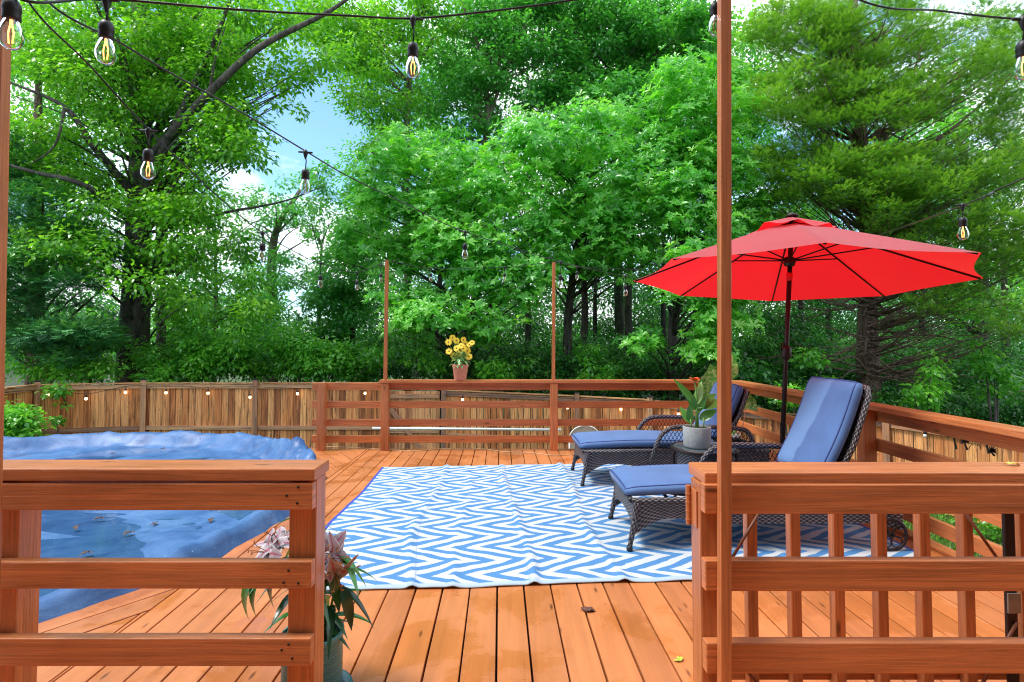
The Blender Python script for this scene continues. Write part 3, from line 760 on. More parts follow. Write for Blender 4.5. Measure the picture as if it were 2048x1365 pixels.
for (sx_, hx, hz) in ((-.03, -.10, .56), (.02, .03, .60), (.04, .10, .50), (-.01, -.04, .66)):
    a0 = lc+Vector((sx_, .02, .2)); a1 = lc+Vector((hx, .03, hz)); sm_.tube(spline([a0, (a0+a1)/2+Vector((0, 0, .02)), a1], 4), .005, 6, r=.4)
    for k in range(13):
        u = .12+.83*k/12; p = a0.lerp(a1, u); a = k*2.399+sx_*40
        leaf_blade(mb, p, (math.cos(a), math.sin(a)*.8, .25), (0, 0, 1), random.uniform(.12, .19), random.uniform(.026, .038), random.uniform(.5, 1.1), .25, 6)
for (px, py) in ((520, 1210), (555, 1190), (505, 1215), (660, 1200), (685, 1235)):
    p = D(px, py-60, 2.0); leaf_blade(mb, p, (.25*(1 if px > 600 else -1), -.2, -.4), (0, -.4, 1), .15, .042, .8, .2, 6)
mb.build('foliage', leaf_mat('lily_leaves', [(.008, .06, .02), (.02, .13, .03), (.06, .25, .04)], .15, .25), pt, lc, smooth=True); sm_.build('stem', M['leaf_big'], pt, lc)
t = NT('lily_petals'); sxx = t.n('SeparateXYZ'); t.set(sxx, _0=t.n('TexCoord').outputs['UV'])
vv = t.math('ABSOLUTE', t.math('SUBTRACT', sxx.outputs[1], .5))
n = t.noise(t.coord('Object'), 140, 2)
c = t.ramp(vv, [(.0, (.40, .03, .08)), (.05, (.38, .10, .14)), (.11, (.36, .29, .32)), (.42, (.42, .39, .42)), (.47, (.72, .70, .71))]); c = t.mix(t.ramp(n, [(.62, g1(0)), (.68, g1(.7))]), c, (.25, .02, .06, 1))
t.P(Base_Color=c, Roughness=.5)
M['lily'] = t.m
for (px, py, Y, ax) in ((527, 1103, 1.97, (-.6, -.5, .35)), (553, 1080, 2.0, (-.2, -.4, .9)), (655, 1105, 1.99, (.5, -.6, .3)), (672, 1120, 2.0, (.8, -.3, -.1)), (672, 1155, 1.98, (.4, -.5, -.6))):
    c0 = D(px, py, Y); ax = Vector(ax).normalized(); s1 = ax.orthogonal().normalized(); s2 = ax.cross(s1)
    fl = MB()
    for k in range(6):
        a = k*math.pi/3; dd = s1*math.cos(a)+s2*math.sin(a)
        leaf_blade(fl, c0-ax*.03, dd*.85+ax*.8, ax, .092, .064 if k % 2 else .046, .8, .1, 7, None, .45)
    fo = fl.build('flower', M['lily'], pt, lc, smooth=True)
    fs = MB()
    for k in range(3):
        a = k*math.pi/1.5+.4; dd = s1*math.cos(a)+s2*math.sin(a); fs.tube([c0-ax*.02, c0+ax*.03+dd*.012, c0+ax*.045+dd*.022], .0014, 4); fs.tube([c0+ax*.045+dd*.022-s1*.006, c0+ax*.045+dd*.022+s1*.006], .0025, 5)
    fs.build('stamens', simple('stamens', (.35, .12, .03, 1), .7), fo, lc)

# ================================================================ UMBRELLA
cc = Vector((2.396, 4.61, 1.835)); RU, PH, aa, bb = 1.335, -1.9057, -.0522, .0497
Ru = Matrix.Rotation(bb, 3, 'Y')@Matrix.Rotation(aa, 3, 'X')
apex = D(1583, 440, 4.61); rise = (apex-cc).length
base = Vector((2.235, 4.55, .006))
um = root('patio_umbrella', base, 'open red patio umbrella on a dark crank pole between the loungers', 'umbrella'); off = base
def can(rho, ang, extra=0):   # rho 0..1
    # ang measured in tips; between tips the cloth is a straight-ish chord pulled inwards and sags
    k = ang/(math.pi/4); fr = k-math.floor(k); chord = math.cos(math.pi/8)/math.cos((fr-.5)*math.pi/4)
    sc = .035*math.sin(math.pi*fr)*rho**2
    rad = RU*rho*(chord-sc)
    zz = rise*(1-rho**1.0)-.016*math.sin(math.pi*fr)*rho*(1-rho*.6)+extra*1.0
    a = PH-ang
    return cc+Ru@Vector((rad*math.cos(a), rad*math.sin(a), zz))
t = NT('red_canvas'); co = t.coord('Object'); n = t.noise(co, 300, 2); n2 = t.noise(co, 3, 4)
c = t.mix(1, (.80, .020, .030, 1), t.ramp(n2, [(.3, g1(.9)), (.7, g1(1.05))]), 'MULTIPLY')
t.P(Base_Color=c, Roughness=.75, Sheen_Weight=.6, Sheen_Roughness=.5); t.bump(n, .2, .002)
tr = t.n('BsdfTranslucent'); t.set(tr, Color=(.85, .008, .014, 1)); ms = t.n('MixShader'); t.set(ms, _0=.5, _1=t.b.outputs[0], _2=tr.outputs[0]); t.set(t.o, Surface=ms.outputs[0]); M['red'] = t.m
mb = MB(); mb.grid(lambda u, v: can(.16+.84*v, u*2*math.pi-1e-6 if u == 1 else u*2*math.pi), 96, 14); cn = mb.build('canopy', M['red'], um, off, smooth=True, weld=True)
mb = MB(); mb.grid(lambda u, v: can(.255*v+.001, u*2*math.pi, .035+.012*math.cos(u*16*math.pi)*v+.018*math.sin(u*6*math.pi)*v), 96, 5); mb.build('vent', M['red'], cn, off, smooth=True, weld=True)
axis = (Ru@Vector((0, 0, 1)))
tip = cc+axis*(rise+.035)
for k in range(8):
    a = k*math.pi/4+1e-6
    mb = MB(); mb.tube([can(.02, a)-axis*.014, can(.35, a)-axis*.012, can(.7, a)-axis*.012, can(.985, a)-axis*.010], .008, 6); mb.build('rib', M['steel'], um, off, smooth=True)
hub = D(1579, 522, 4.6); 
for k in range(8):
    a = k*math.pi/4+1e-6
    mb = MB(); mb.tube([hub+(can(.5, a)-hub).normalized()*.03, can(.45, a)-axis*.022], .006, 6); mb.build('strut', M['steel'], um, off, smooth=True)
pz = (tip-base).normalized()
def on(z): return base+(tip-base)*((z-base.z)/(tip.z-base.z))
mb = MB(); mb.tube([on(.05), on(tip.z-.01)], .0195, 12); mb.build('pole', M['steel'], um, off, smooth=True)
mb = MB(); mb.lathe([(.012, -.05), (.04, -.045), (.048, -.02), (.048, .01), (.034, .03), (.012, .035)], 16, hub, ax=pz); mb.build('hub', M['steel'], um, off, smooth=True)
mb = MB(); z0 = D(1577, 560, 4.6).z; mb.lathe([(.0, -.0), (.024, 0), (.025, .07), (0, .072)], 14, on(z0-.01), ax=pz); mb.build('tie_strap', simple('red_strap', (.8, .01, .02, 1), .7), um, off, smooth=True)
mb = MB(); mb.lathe([(.02, 0), (.034, .012), (.040, .03), (.040, .09), (.034, .108), (.02, .12)], 18, on(D(1569, 720, 4.58).z), ax=pz)
zc_ = on(D(1569, 700, 4.58).z+.05); mb.tube([zc_, zc_+Vector((-.05, -.01, 0)), zc_+Vector((-.055, -.01, -.06))], .007, 6); mb.build('crank', M['steel'], um, off, smooth=True)
mb = MB(); mb.lathe([(0, .04), (.012, .035), (.04, .02), (.055, .004), (.05, -.004), (0, -.01)], 18, tip, ax=axis); mb.build('finial', M['steel'], um, off, smooth=True)
mb = MB(); mb.lathe([(0, 0), (.23, 0), (.235, .02), (.20, .045), (.06, .07), (.03, .09), (.03, .30), (.022, .305), (0, .305)], 32, base); mb.build('base', M['steel'], um, off, smooth=True, bevel=.002)

# ================================================================ POOL
PC = Vector((-4.65, 4.25, 0)); PR = 2.93
pl = root('swimming_pool', (PC.x, PC.y, GZ), 'round above-ground pool sunk into the left of the deck', 'pool'); off = pl.location
mb = MB(); mb.lathe([(PR-.02, GZ), (PR-.02, .04), (PR-.06, .04), (PR-.06, GZ+.1), (0, GZ+.1)], 72, PC); mb.build('pool_wall', simple('pool_wall', (.35, .38, .42, 1), .5), pl, off, smooth=True, bevel=.002)
mb = MB(); mb.lathe([(PR-.10, .04), (PR-.10, .055), (PR+.02, .055), (PR+.02, .03)], 72, PC); mb.build('top_rim', simple('pool_rim', (.5, .5, .5, 1), .5), pl, off)
t = NT('blue_tarp'); co = t.coord('Object')
rd = t.n('TexNoise'); rd.noise_type = 'RIDGED_MULTIFRACTAL'; t.set(rd, Vector=t.coord('Object', (1, 2.2, 1)), Scale=1.7, Detail=6, Roughness=.6, Distortion=.8)
rg = t.math('MINIMUM', t.math('MULTIPLY', rd.outputs[0], .5), 1.5)
n = t.noise(co, 3, 6, .65, .8); n2 = t.noise(co, 1.1, 5)
c = t.ramp(n, [(.3, (.03, .09, .24)), (.55, (.065, .16, .35)), (.75, (.12, .23, .43))])
c = t.mix(t.ramp(rg, [(.55, g1(0)), (1.0, g1(.35))]), c, (.30, .46, .68, 1))
t.P(Base_Color=c, Roughness=t.ramp(n2, [(.4, g1(.38)), (.6, g1(.52))])); sp = t.n('TexVoronoi'); t.set(sp, Vector=co, Scale=16); lk = t.b.inputs['Base Color'].links[0].from_socket
t.b.inputs['Specular IOR Level'].default_value = .3
t.P(Base_Color=t.mix(t.math('MULTIPLY', t.ramp(sp.outputs['Distance'], [(.04, g1(1)), (.07, g1(0))]), .7), lk, (.55, .66, .78, 1)))
t.bump(t.math('ADD', rg, t.math('MULTIPLY', n, .35)), 1.0, .035); M['tarp'] = t.m
def hsh(x): return math.sin(x*12.9898)*43758.5453 % 1
def coverz(a, r):
    """a angle, r radius"""
    far = .5+.5*math.sin(a)      # 1 at the far side
    rim = .085+.035*far
    w = .006*math.sin(a*13+1.7*math.sin(a*5))+.004*math.sin(a*31+2+2*math.sin(a*7))+.003*math.sin(a*67+r*9)
    inner = -.035+.010*math.sin(a*9+r*4)+.006*math.sin(r*9+a*31)
    k = smooth(PR-.26, PR-.03, r)
    w += .010*(1-abs(math.sin(a*19+2.2*math.sin(a*3)+r*2)))**3*.9
    z = inner*(1-k)+(rim)*k+w*k*(1.1 if r < PR+.02 else .4)*(1-.6*abs(r-PR)/.4 if abs(r-PR) < .4 else .4)
    # gathered folds at the far right
    da = (a-.72); g = math.exp(-(da/.30)**2)
    z += g*k*(.05*(1-abs(math.sin(a*21+r*7)))**2+.045*(1-abs(math.sin(a*13-r*15)))**2+.01)
    z += .0035*math.sin(r*17+a*60+3*math.sin(a*13))*(1-k)
    px_, py_ = r*math.cos(a), r*math.sin(a)
    def rid(f, s0): return (1-abs(mnoise.noise(Vector((px_*f+s0, py_*f*1.6, s0)))))**6
    z += smooth(2.45, 2.8, r)*(.015+.075*g)*(rid(2.3, 3)+.6*rid(5.1, 7)+.35*rid(9.5, 1)-.55)+(1-k)*.006*(rid(1.6, 5)-.4)
    if r > PR+.0: z -= smooth(PR, PR+.10, r)*(.10+rim*.3)
    if r > PR+.10: z = min(z, .03)-(r-PR-.10)*(3.0)
    return z
def coverp(u, v):
    a = u*2*math.pi
    rs = [0, .5, 1.0, 1.4, 1.8, 2.1, 2.3, 2.42]+[2.46+.03*i for i in range(20)]+[3.07, 3.10, 3.13, 3.2, 3.3, 3.4]
    i = v*(len(rs)-1); r = rs[int(round(i))]
    ns = r+(.05*math.sin(a*11)+.03*math.sin(a*29+1))*smooth(2.6, 2.9, r)*.35
    fl = 0
    if r > PR+.1: ns = PR+.1+(r-PR-.1)*.28+.01*math.sin(a*50)
    return (PC.x+ns*math.cos(a), PC.y+ns*math.sin(a), coverz(a, r)*1.0)
mb = MB(); mb.grid(coverp, 420, 33)
cv = mb.build('pool_cover', M['tarp'], None, PC, smooth=True, weld=True); cv.location = PC
tag(cv, 'wet crumpled blue tarpaulin cover stretched over the pool and holding water', 'pool cover')
t = NT('puddle'); gl = t.n('BsdfGlossy'); t.set(gl, Color=(1, 1, 1, 1), Roughness=.03); tp = t.n('BsdfTransparent'); t.set(tp, Color=(.82, .90, .96, 1)); fz = t.n('Fresnel'); t.set(fz, IOR=1.4); ms = t.n('MixShader'); t.set(ms, _0=fz.outputs[0], _1=tp.outputs[0], _2=gl.outputs[0]); t.set(t.o, Surface=ms.outputs[0])
x = t.n('Bump'); t.set(x, Height=t.noise(t.coord('Object'), 9, 4), Strength=.15, Distance=.01); t.set(gl, Normal=x.outputs[0])
mb = MB(); mb.face([(PC.x+2.62*math.cos(2*math.pi*k/90), PC.y+2.62*math.sin(2*math.pi*k/90), -.034) for k in range(90)]); tag(mb.build('water', t.m), kind='structure')

# ================================================================ HOUSE wall, unseen behind the viewer, added to shade the near rails
hw_ = root('house', (0, -1.0, GZ), 'unseen sided house wall behind the viewer, added to shade the near railings', 'house'); off = hw_.location
t = NT('shade_wall_siding'); w = t.n('TexWave'); w.bands_direction = 'Z'; w.wave_profile = 'SAW'; t.set(w, Vector=t.coord('Object'), Scale=1.5); t.P(Base_Color=(.22, .2, .18, 1), Roughness=.7); t.bump(w.outputs['Fac'], .5, .02)
mb = MB(); mb.prism([(-9, -1.0), (9, -1.0), (9, -8), (-9, -8)], GZ, 5.2); mb.build('wall', t.m, hw_, off)
mb = MB(); mb.board((-9.4, -4.3, 5.3), (9.4, -4.3, 5.3), 7.6, .2); mb.build('shade_eave', M['rail'], hw_, off)

# ================================================================ FENCE
FP = [Vector((-13.4, 7.2, .43)), D(-10, 777, 10.3), D(75, 769, 11.3), D(287, 764, 11.8), D(510, 764, 11.8), D(770, 765, 11.8)]
for p in FP: p.z = .43
FP2 = [D(887, 779, 11.8), D(1154, 791, 11.8), D(1300, 799, 11.2), D(1476, 821, 10.2), D(1771, 838, 9.03), D(2055, 876, 7.3), Vector((7.6, 5.2, 0)), Vector((8.0, 3.0, 0))]
def fence(pts, label, gates=()):
    ft = root('wooden_fence', (pts[len(pts)//2].x, pts[len(pts)//2].y, GZ), label, 'fence', 'weathered board fences round the yard'); off = ft.location
    for i, (a, b) in enumerate(zip(pts, pts[1:])):
        d = Vector((b.x-a.x, b.y-a.y, 0)); ln = d.length; d.normalize(); nb = max(1, round(ln/.142)); st = ln/nb
        nn = Vector((d.y, -d.x, 0))
        if nn.dot(Vector((a.x, a.y, 0))) > 0: nn = -nn    # towards the viewer
        mb = MB(); mr = MB()
        for k in range(nb):
            u = (k+.5)/nb; p = a.lerp(b, u); g = random.uniform(.125, .139)
            jit = random.uniform(-.004, .004)
            mb.board((p.x-nn.x*jit, p.y-nn.y*jit, GZ+.03), (p.x-nn.x*jit, p.y-nn.y*jit, p.z-.035+random.uniform(-.008, .004)), g, .017, (nn.x, nn.y, 0))
        pn = mb.build('fence_panel', M['fence'], ft, off)
        for dz, w in ((-.085, .09), (-.98, .085), (-1.62, .085)):
            o2 = nn*.028; mr = MB(); q0, q1 = a.lerp(b, .0), a.lerp(b, 1.)
            za, zb = q0.z+dz, q1.z+dz
            if za < GZ+.05: continue
            mr.board((q0.x+o2.x, q0.y+o2.y, za), (q1.x+o2.x, q1.y+o2.y, zb), .036, w); mr.build('fence_rail', M['fence_rail'], ft, off)
        mr = MB(); mr.board((a.x+nn.x*.02, a.y+nn.y*.02, a.z-.012), (b.x+nn.x*.02, b.y+nn.y*.02, b.z-.012), .11, .022); mr.build('top_board', M['fence_dark'], ft, off)
    for i, a in enumerate(pts):
        if i == 0 and a.x < -13: continue
        mb = MB(); nn = Vector((-a.x, -a.y, 0)).normalized()
        mb.board((a.x+nn.x*.07, a.y+nn.y*.07, GZ), (a.x+nn.x*.07, a.y+nn.y*.07, a.z+.05), .10, .10, (nn.x, nn.y, 0)); po = mb.build('fence_post', M['fence_rail'], ft, off, bevel=.004)
        mb = MB(); mb.board((a.x+nn.x*.07, a.y+nn.y*.07, a.z+.051), (a.x+nn.x*.07, a.y+nn.y*.07, a.z+.08), .12, .12, (nn.x, nn.y, 0)); mb.build('post_cap', M['black'], po, off, bevel=.008)
    return ft
fence(FP, 'weathered brown board fence behind the pool on the left')
fence(FP2, 'weathered board fence dropping away to the right behind the loungers')
# yard gate between them
ga, gb = FP[-1]+Vector((.06, 0, 0)), FP2[0]+Vector((-.08, 0, 0))
gg = root('fence_gate', (ga.x, 11.8, GZ), 'dark weathered board gate with a slanting brace, between the two fences', 'gate'); off = gg.location
mb = MB(); nb = 9
for k in range(nb):
    x = ga.x+(gb.x-ga.x)*(k+.5)/nb; mb.board((x, 11.8, GZ+.06), (x, 11.8, .24), .125, .017, (0, -1, 0))
mb.build('gate_boards', M['fence_dark'], gg, off)
for z in (.13, -.62, -1.1): mb = MB(); mb.board((ga.x, 11.765, z), (gb.x, 11.765, z), .036, .09); mb.build('gate_rail', M['fence_rail'], gg, off)
mb = MB(); mb.board((ga.x+.05, 11.745, -.1), (gb.x-.35, 11.745, -1.06), .03, .09); mb.build('brace', M['fence_rail'], gg, off)

# ================================================================ STRING LIGHTS
def emis(name, col, s):
    t = NT(name); t.P(Base_Color=(1, .8, .5, 1)); t.b.inputs['Emission Color'].default_value = col; t.b.inputs['Emission Strength'].default_value = s; return t.m
M['glow'] = emis('filament', (1, .36, .08, 1), 2.2); M['globe_glow'] = emis('lit_globe', (1, .62, .28, 1), 3.5)
t = NT('bulb_glass'); gl = t.n('BsdfGlossy'); t.set(gl, Color=(1, 1, 1, 1), Roughness=.03); tp = t.n('BsdfTransparent'); t.set(tp, Color=(.95, .97, .98, 1))
fz = t.n('Fresnel'); t.set(fz, IOR=1.3); lw = t.math('ADD', fz.outputs[0], .02); ms = t.n('MixShader'); t.set(ms, _0=lw, _1=tp.outputs[0], _2=gl.outputs[0]); t.set(t.o, Surface=ms.outputs[0]); M['bglass'] = t.m
t = NT('copper_filament'); t.P(Base_Color=(.6, .25, .08, 1), Roughness=.4, Metallic=.6); M['filoff'] = t.m
def string_light(label, pts, bulbs, sag=None, group='string lights overhead'):
    P3 = [D(*p) if not isinstance(p, Vector) else p for p in pts]
    loc = P3[len(P3)//2]; rt = root('string_light', loc, label, 'string light', group)
    path = spline(P3, 10); mb = MB(); mb.tube(path, .0032, 6)
    tw = []
    mb.build('cable', M['black'], rt, loc, smooth=True)
    for (px, py_att, py_sock, Y, lit) in bulbs:
        att = D(px, py_att, Y); top = D(px, py_sock, Y)
        mb = MB(); mb.lathe([(.003, .012), (.009, .006), (.011, -.004), (.006, -.02), (.003, -.03)], 10, att)
        mb.tube([att-Vector((.03, 0, -.002)), att+Vector((.03, 0, -.002))], [.004, .004], 6)
        if (att-top).length > .02: mb.tube([att, att.lerp(top, .5)+Vector((.003, 0, 0)), top], .0026, 6)
        mb.lathe([(.003, .004), (.012, .0), (.0160, -.008), (.0172, -.022), (.0158, -.024), (.0165, -.038), (.015, -.042), (0, -.042)], 16, top)
        so = mb.build('bulb_socket', M['black'], rt, loc, smooth=True)
        b0 = top-Vector((0, 0, .041)); mb = MB()
        mb.lathe([(.0125, 0), (.0150, -.008), (.0200, -.022), (.0226, -.036), (.0212, -.048), (.0155, -.058), (.008, -.0632), (0, -.0645)], 20, b0); mb.build('glass_bulb', M['bglass'], so, loc, smooth=True)
        mb = MB(); mb.tube([b0, b0-Vector((0, 0, .016))], .003, 6)
        for s in (-1, 1): mb.tube([b0-Vector((-s*.003, 0, .014)), b0-Vector((-s*.006, 0, .03)), b0-Vector((-s*.004, 0, .052))], .0016, 5)
        mb.build('filament', M['glow'] if lit else M['filoff'], so, loc, smooth=True)
    return rt
tpole = D(1448, -150, 1.66); lpole = D(8, -150, 1.68)
string_light('nearest string light crossing the top of the picture with big clear bulbs', [lpole, (22, -12, 1.14), (219, -2, 1.3), (480, 20, 1.42), (700, 32, 1.52), (825, 37, 1.6), (960, 25, 1.64), (1149, 0, 1.68), (1431, -50, 1.7), tpole],
             [(24, -12, 2, 1.13, True), (213, 0, 45, 1.3, True), (826, 38, 88, 1.6, True), (1430, -50, 8, 1.72, False)])
string_light('string light slanting from the upper left past the sky gap to the far corner', [lpole, (92, 0, 1.45), (239, 85, 1.6), (342, 147, 1.75), (478, 222, 2.0), (615, 305, 2.35), (698, 354, 2.7), (811, 408, 3.1), (930, 464, 3.7), (1121, 524, 4.6), (1251, 552, 5.3), (1345, 557, 5.9), pT['corner']],
             [(611, 305, 340, 2.3, False), (930, 464, 488, 3.65, False), (1121, 524, 551, 4.3, False), (1251, 552, 571, 5.2, False), (1345, 556, 570, 5.9, False)])
string_light('string light slanting from the upper left to the left far pole', [lpole, (55, 0, 1.5), (180, 132, 1.65), (300, 262, 1.85), (443, 400, 2.6), (525, 466, 3.3), (595, 507, 4.0), (641, 527, 4.7), (714, 545, 5.9), pT['B']],
             [(297, 262, 300, 1.85, True), (525, 466, 488, 3.2, False), (641, 527, 551, 4.6, False), (714, 545, 562, 5.9, False), (762, 531, 548, 6.4, False)])
string_light('short string light sagging between the thin poles on the far railing', [pT['B'], (862, 537, 6.58), (1009, 535, 6.58), pT['C'], (1154, 534, 6.57), (1300, 540, 6.57), pT['corner']],
             [(862, 537, 547, 6.56, False), (1009, 535, 547, 6.56, False), (1154, 534, 543, 6.5, False)])
string_light('string light rising to the right behind the red umbrella', [pT['corner'], (1640, 508, 5.9), (1769, 467, 4.6), (1926, 411, 2.5), (1994, 380, 2.35), (2060, 350, 2.2), (2300, 210, 1.9)],
             [(1925, 411, 436, 2.5, True)])
string_light('string light across the top right corner with a single large bulb', [tpole, (1718, 0, 1.75), (1880, 22, 1.62), (2040, 38, 1.5), (2200, 30, 1.4), (2500, -60, 1.3)],
             [(2046, 40, 84, 1.45, True)])
# globe string along the fences
def fence_string(label, pts, bulbs):
    P3 = [D(*p) for p in pts]; loc = P3[0]; rt = root('string_light', loc, label, 'string light', 'globe string lights along the fences')
    path = spline(P3, 8); mb = MB(); mb.tube(path, .006, 5); mb.build('cable', M['black'], rt, loc)
    for (px, py, Y, lit) in bulbs:
        c = D(px, py, Y); mb = MB(); mb.lathe([(.004, .13), (.007, .075), (.022, .07), (.022, .03), (0, .03)], 10, c)
        so = mb.build('bulb_socket', M['black'], rt, loc, smooth=True)
        mb = MB(); mb.lathe([(.0, .038), (.018, .028), (.025, .01), (.027, -.006), (.021, -.022), (.010, -.029), (0, -.030)], 14, c); mb.build('globe_bulb', M['globe_glow'] if lit else M['bulb_off'], so, loc, smooth=True)
M['bulb_off'] = simple('unlit_globe', (.75, .74, .7, 1), .25)
fence_string('lit globe string light hung along the fence behind the pool', [(-10, 787, 10.2), (96, 780, 11.1), (172, 788, 11.4), (251, 773, 11.65), (287, 772, 11.62), (332, 773, 11.68), (416, 775, 11.68), (510, 774, 11.62), (600, 777, 11.68), (770, 778, 11.65)],
             [(2, 794, 10.2, True), (96, 789, 11.1, True), (172, 798, 11.4, True), (251, 785, 11.65, True), (332, 786, 11.66, True), (416, 787, 11.66, True), (500, 795, 11.66, True), (595, 788, 11.66, True), (651, 796, 11.66, False), (730, 787, 11.66, True)])
fence_string('globe string light hung along the lower fence behind the far railing', [(887, 789, 11.65), (1030, 793, 11.65), (1150, 798, 11.6), (1300, 808, 11.1), (1476, 830, 10.1), (1771, 851, 8.95), (1850, 857, 8.45), (1980, 870, 7.65), (2055, 884, 7.2)],
             [(925, 800, 11.65, True), (1135, 816, 11.6, True), (1242, 819, 11.35, True), (1357, 829, 10.8, True), (1850, 872, 8.4, False), (1983, 884, 7.6, True)])

# ================================================================ SMALL THINGS
mb = MB(); mb.tube([D(745, 857, 9.5), D(1122, 860, 9.6)], .022, 10); o = mb.build('pool_pole', simple('white_tube', (.75, .75, .74, 1), .4), None, smooth=True)
tag(o, 'long white pole lying level behind the far railing, against the fence', 'pole')
def cord(name, pts, r, col, label, cat='cord'):
    mb = MB(); mb.tube(spline(pts, 8), r, 6); o = mb.build(name, simple(name, col, .5), None, smooth=True); tag(o, label, cat)
cord('extension_cord', [G(x, y, .006) for x, y in ((640, 893), (712, 896), (780, 900), (830, 902), (887, 898), (960, 898), (1010, 904), (1060, 906), (1110, 911), (1160, 908))], .0045, (.62, .42, .22, 1), 'beige extension cord trailing over the far boards below the railing')
def dry_leaf(c, s, col, label, rot):
    mb = MB(); d = Vector((math.cos(rot), math.sin(rot), .15)); leaf_blade(mb, (0, 0, .004), d, (0, 0, 1), s, s*.55, .3, .5, 6, None, .3); leaf_blade(mb, (0, 0, .004), Vector((-d.y, d.x, .25)), (0, 0, 1), s*.6, s*.3, .3, .5, 5)
    o = mb.build('fallen_leaf', simple('fallen_leaf', col, .6), None, smooth=True); o.location = c; m = o.modifiers.new('s', 'SOLIDIFY'); m.thickness = .0006; return tag(o, label, 'leaf')
dry_leaf(G(1168, 1224), .07, (.12, .05, .03, 1), 'brown dry leaf lying on the deck in front of the rug', .2)
dry_leaf(G(1360, 1325), .045, (.45, .55, .06, 1), 'small green leaf lying on the deck beside the near right post', 1.3)
for (px, py) in ((150, 1050), (205, 1032), (262, 1060), (310, 1045), (180, 1100), (420, 1035), (330, 895), (230, 905)): 
    q = G(px, py, 0); dry_leaf(Vector((q.x, q.y, -.018)), .06, (.10, .045, .02, 1), 'small wet brown leaf stuck to the pool cover', px)['group'] = 'wet leaves on the pool cover'
dry_leaf(Vector((D(2030, 930, 1.78).x, 1.80, zc2+.001)), .04, (.75, .55, .10, 1), 'yellow leaf on the cap of the near right railing', .1)
# metal palms on the right fence
def palm(px, py, Y, h, label, crown=.16, lean=.0):
    c = D(px, py, Y); mb = MB(); a = c-Vector((-lean, 0, h)); mb.tube(spline([a, (a+c)/2+Vector((.01, 0, 0)), c], 4), [.018]*4+[.012]*5, 6)
    tr = mb.build('palm_trunk', M['black'], None)
    return mb, c
t_ = root('wall_decoration', D(1925, 880, 7.85), 'black metal palm tree silhouettes fixed to the right fence', 'wall decoration'); off = t_.location
for (px, py, Y, h, s) in ((1908, 868, 8.0, .22, .13), (1930, 883, 7.9, .12, .085), (1972, 874, 7.62, .22, .10), (1984, 903, 7.55, .06, .08)):
    c = D(px, py, Y-.05); mb = MB(); mb.tube([c-Vector((-.03, 0, h)), c-Vector((.0, 0, h*.4)), c], [.015, .012, .010], 6)
    mb.build('palm_trunk', M['black'], t_, off)
    mb = MB()
    for k in range(9):
        a = R(-25+k*29); dd = Vector((math.cos(a), 0, math.sin(a))); leaf_blade(mb, c, dd, (0, -1, 0) if abs(dd.z) < 2 else (1, 0, 0), s, s*.3, 0, 0, 4)
    o = mb.build('palm_fronds', M['black'], t_, off); m = o.modifiers.new('s', 'SOLIDIFY'); m.thickness = .004
mb = MB(); c = D(1950, 900, 7.75); mb.tube([c+Vector((.085*math.cos(a), 0, .085*math.sin(a))) for a in [math.pi*k/16 for k in range(17)]], .005, 5); mb.build('metal_arch', M['black'], t_, off)
# white chair behind the railing (only its rounded back shows)
cb = D(1170, 868, 9.0)
ch = root('garden_chair', (cb.x, 9.0, GZ), 'white rounded chair back showing behind the far railing', 'chair'); off = ch.location
mw = simple('white_plastic', (.7, .66, .6, 1), .5); t2 = simple('tan_panel', (.45, .36, .27, 1), .6)
mb = MB(); wv_ = .26; zt_ = D(1170, 852, 9.0).z; mb.tube([(cb.x+wv_*math.cos(a), 9.0, zt_-.22+.22*math.sin(a)) for a in [math.pi*k/20 for k in range(21)]], .012, 8); mb.tube([(cb.x-wv_, 9.0, zt_-.22), (cb.x-wv_, 9.0, GZ)], .012, 8); mb.tube([(cb.x+wv_, 9.0, zt_-.22), (cb.x+wv_, 9.0, GZ)], .012, 8); mb.build('chair_frame', mw, ch, off, smooth=True)
mb = MB(); mb.prism([(cb.x+(wv_-.01)*math.cos(a), zt_-.23+.21*math.sin(a)) for a in [math.pi*k/20 for k in range(21)]]+[(cb.x-wv_+.01, zt_-.6), (cb.x+wv_-.01, zt_-.6)], -.006, .006)
mb.v = [(x, 9.0+z, y) for (x, y, z) in mb.v]; mb.build('backrest', t2, ch, off)
mb = MB(); mb.board((cb.x-wv_, 8.78, GZ+.42), (cb.x+wv_, 8.78, GZ+.42), .44, .03); mb.build('seat', mw, ch, off)
for s in (-1, 1):
    mb = MB(); mb.tube([(cb.x+s*wv_*.9, 8.58, GZ+.41), (cb.x+s*wv_*.95, 8.54, GZ)], .014, 6); mb.build('leg', mw, ch, off)

# ================================================================ FOLIAGE
def unit(v): return v/np.maximum(np.linalg.norm(v, axis=-1, keepdims=True), 1e-9)
def leaves(P, Dr, Up, ln, wd, droop=.35, fold=.25, wide=.42):
    """vectorised leaves: 5 verts, 4 tris each"""
    n = len(P); Dr = unit(Dr); S_ = unit(np.cross(Dr, Up)); Un = np.cross(S_, Dr)
    ln = np.broadcast_to(ln, (n,))[:, None]; wd = np.broadcast_to(wd, (n,))[:, None]
    mid = P+Dr*ln*.45-Un*(fold*wd*.5)
    l = P+Dr*ln*wide+S_*wd*.5; r = P+Dr*ln*wide-S_*wd*.5
    tip = P+Dr*ln*(1-.1*droop)-Un*ln*droop*.6
    V = np.stack([P, l, mid, r, tip], 1).reshape(-1, 3)
    b = (np.arange(n)*5)[:, None, None]
    Fc = (b+np.array([[0, 2, 1], [0, 3, 2], [1, 2, 4], [2, 3, 4]])[None]).reshape(-1, 3)
    return V, Fc
def merge(parts):
    Vs, Fs, Rs = [], [], []; o = 0
    for V, Fc, r in parts: Vs.append(V); Fs.append(Fc+o); Rs.append(r); o += len(V)
    return np.concatenate(Vs), np.concatenate(Fs), np.concatenate(Rs)
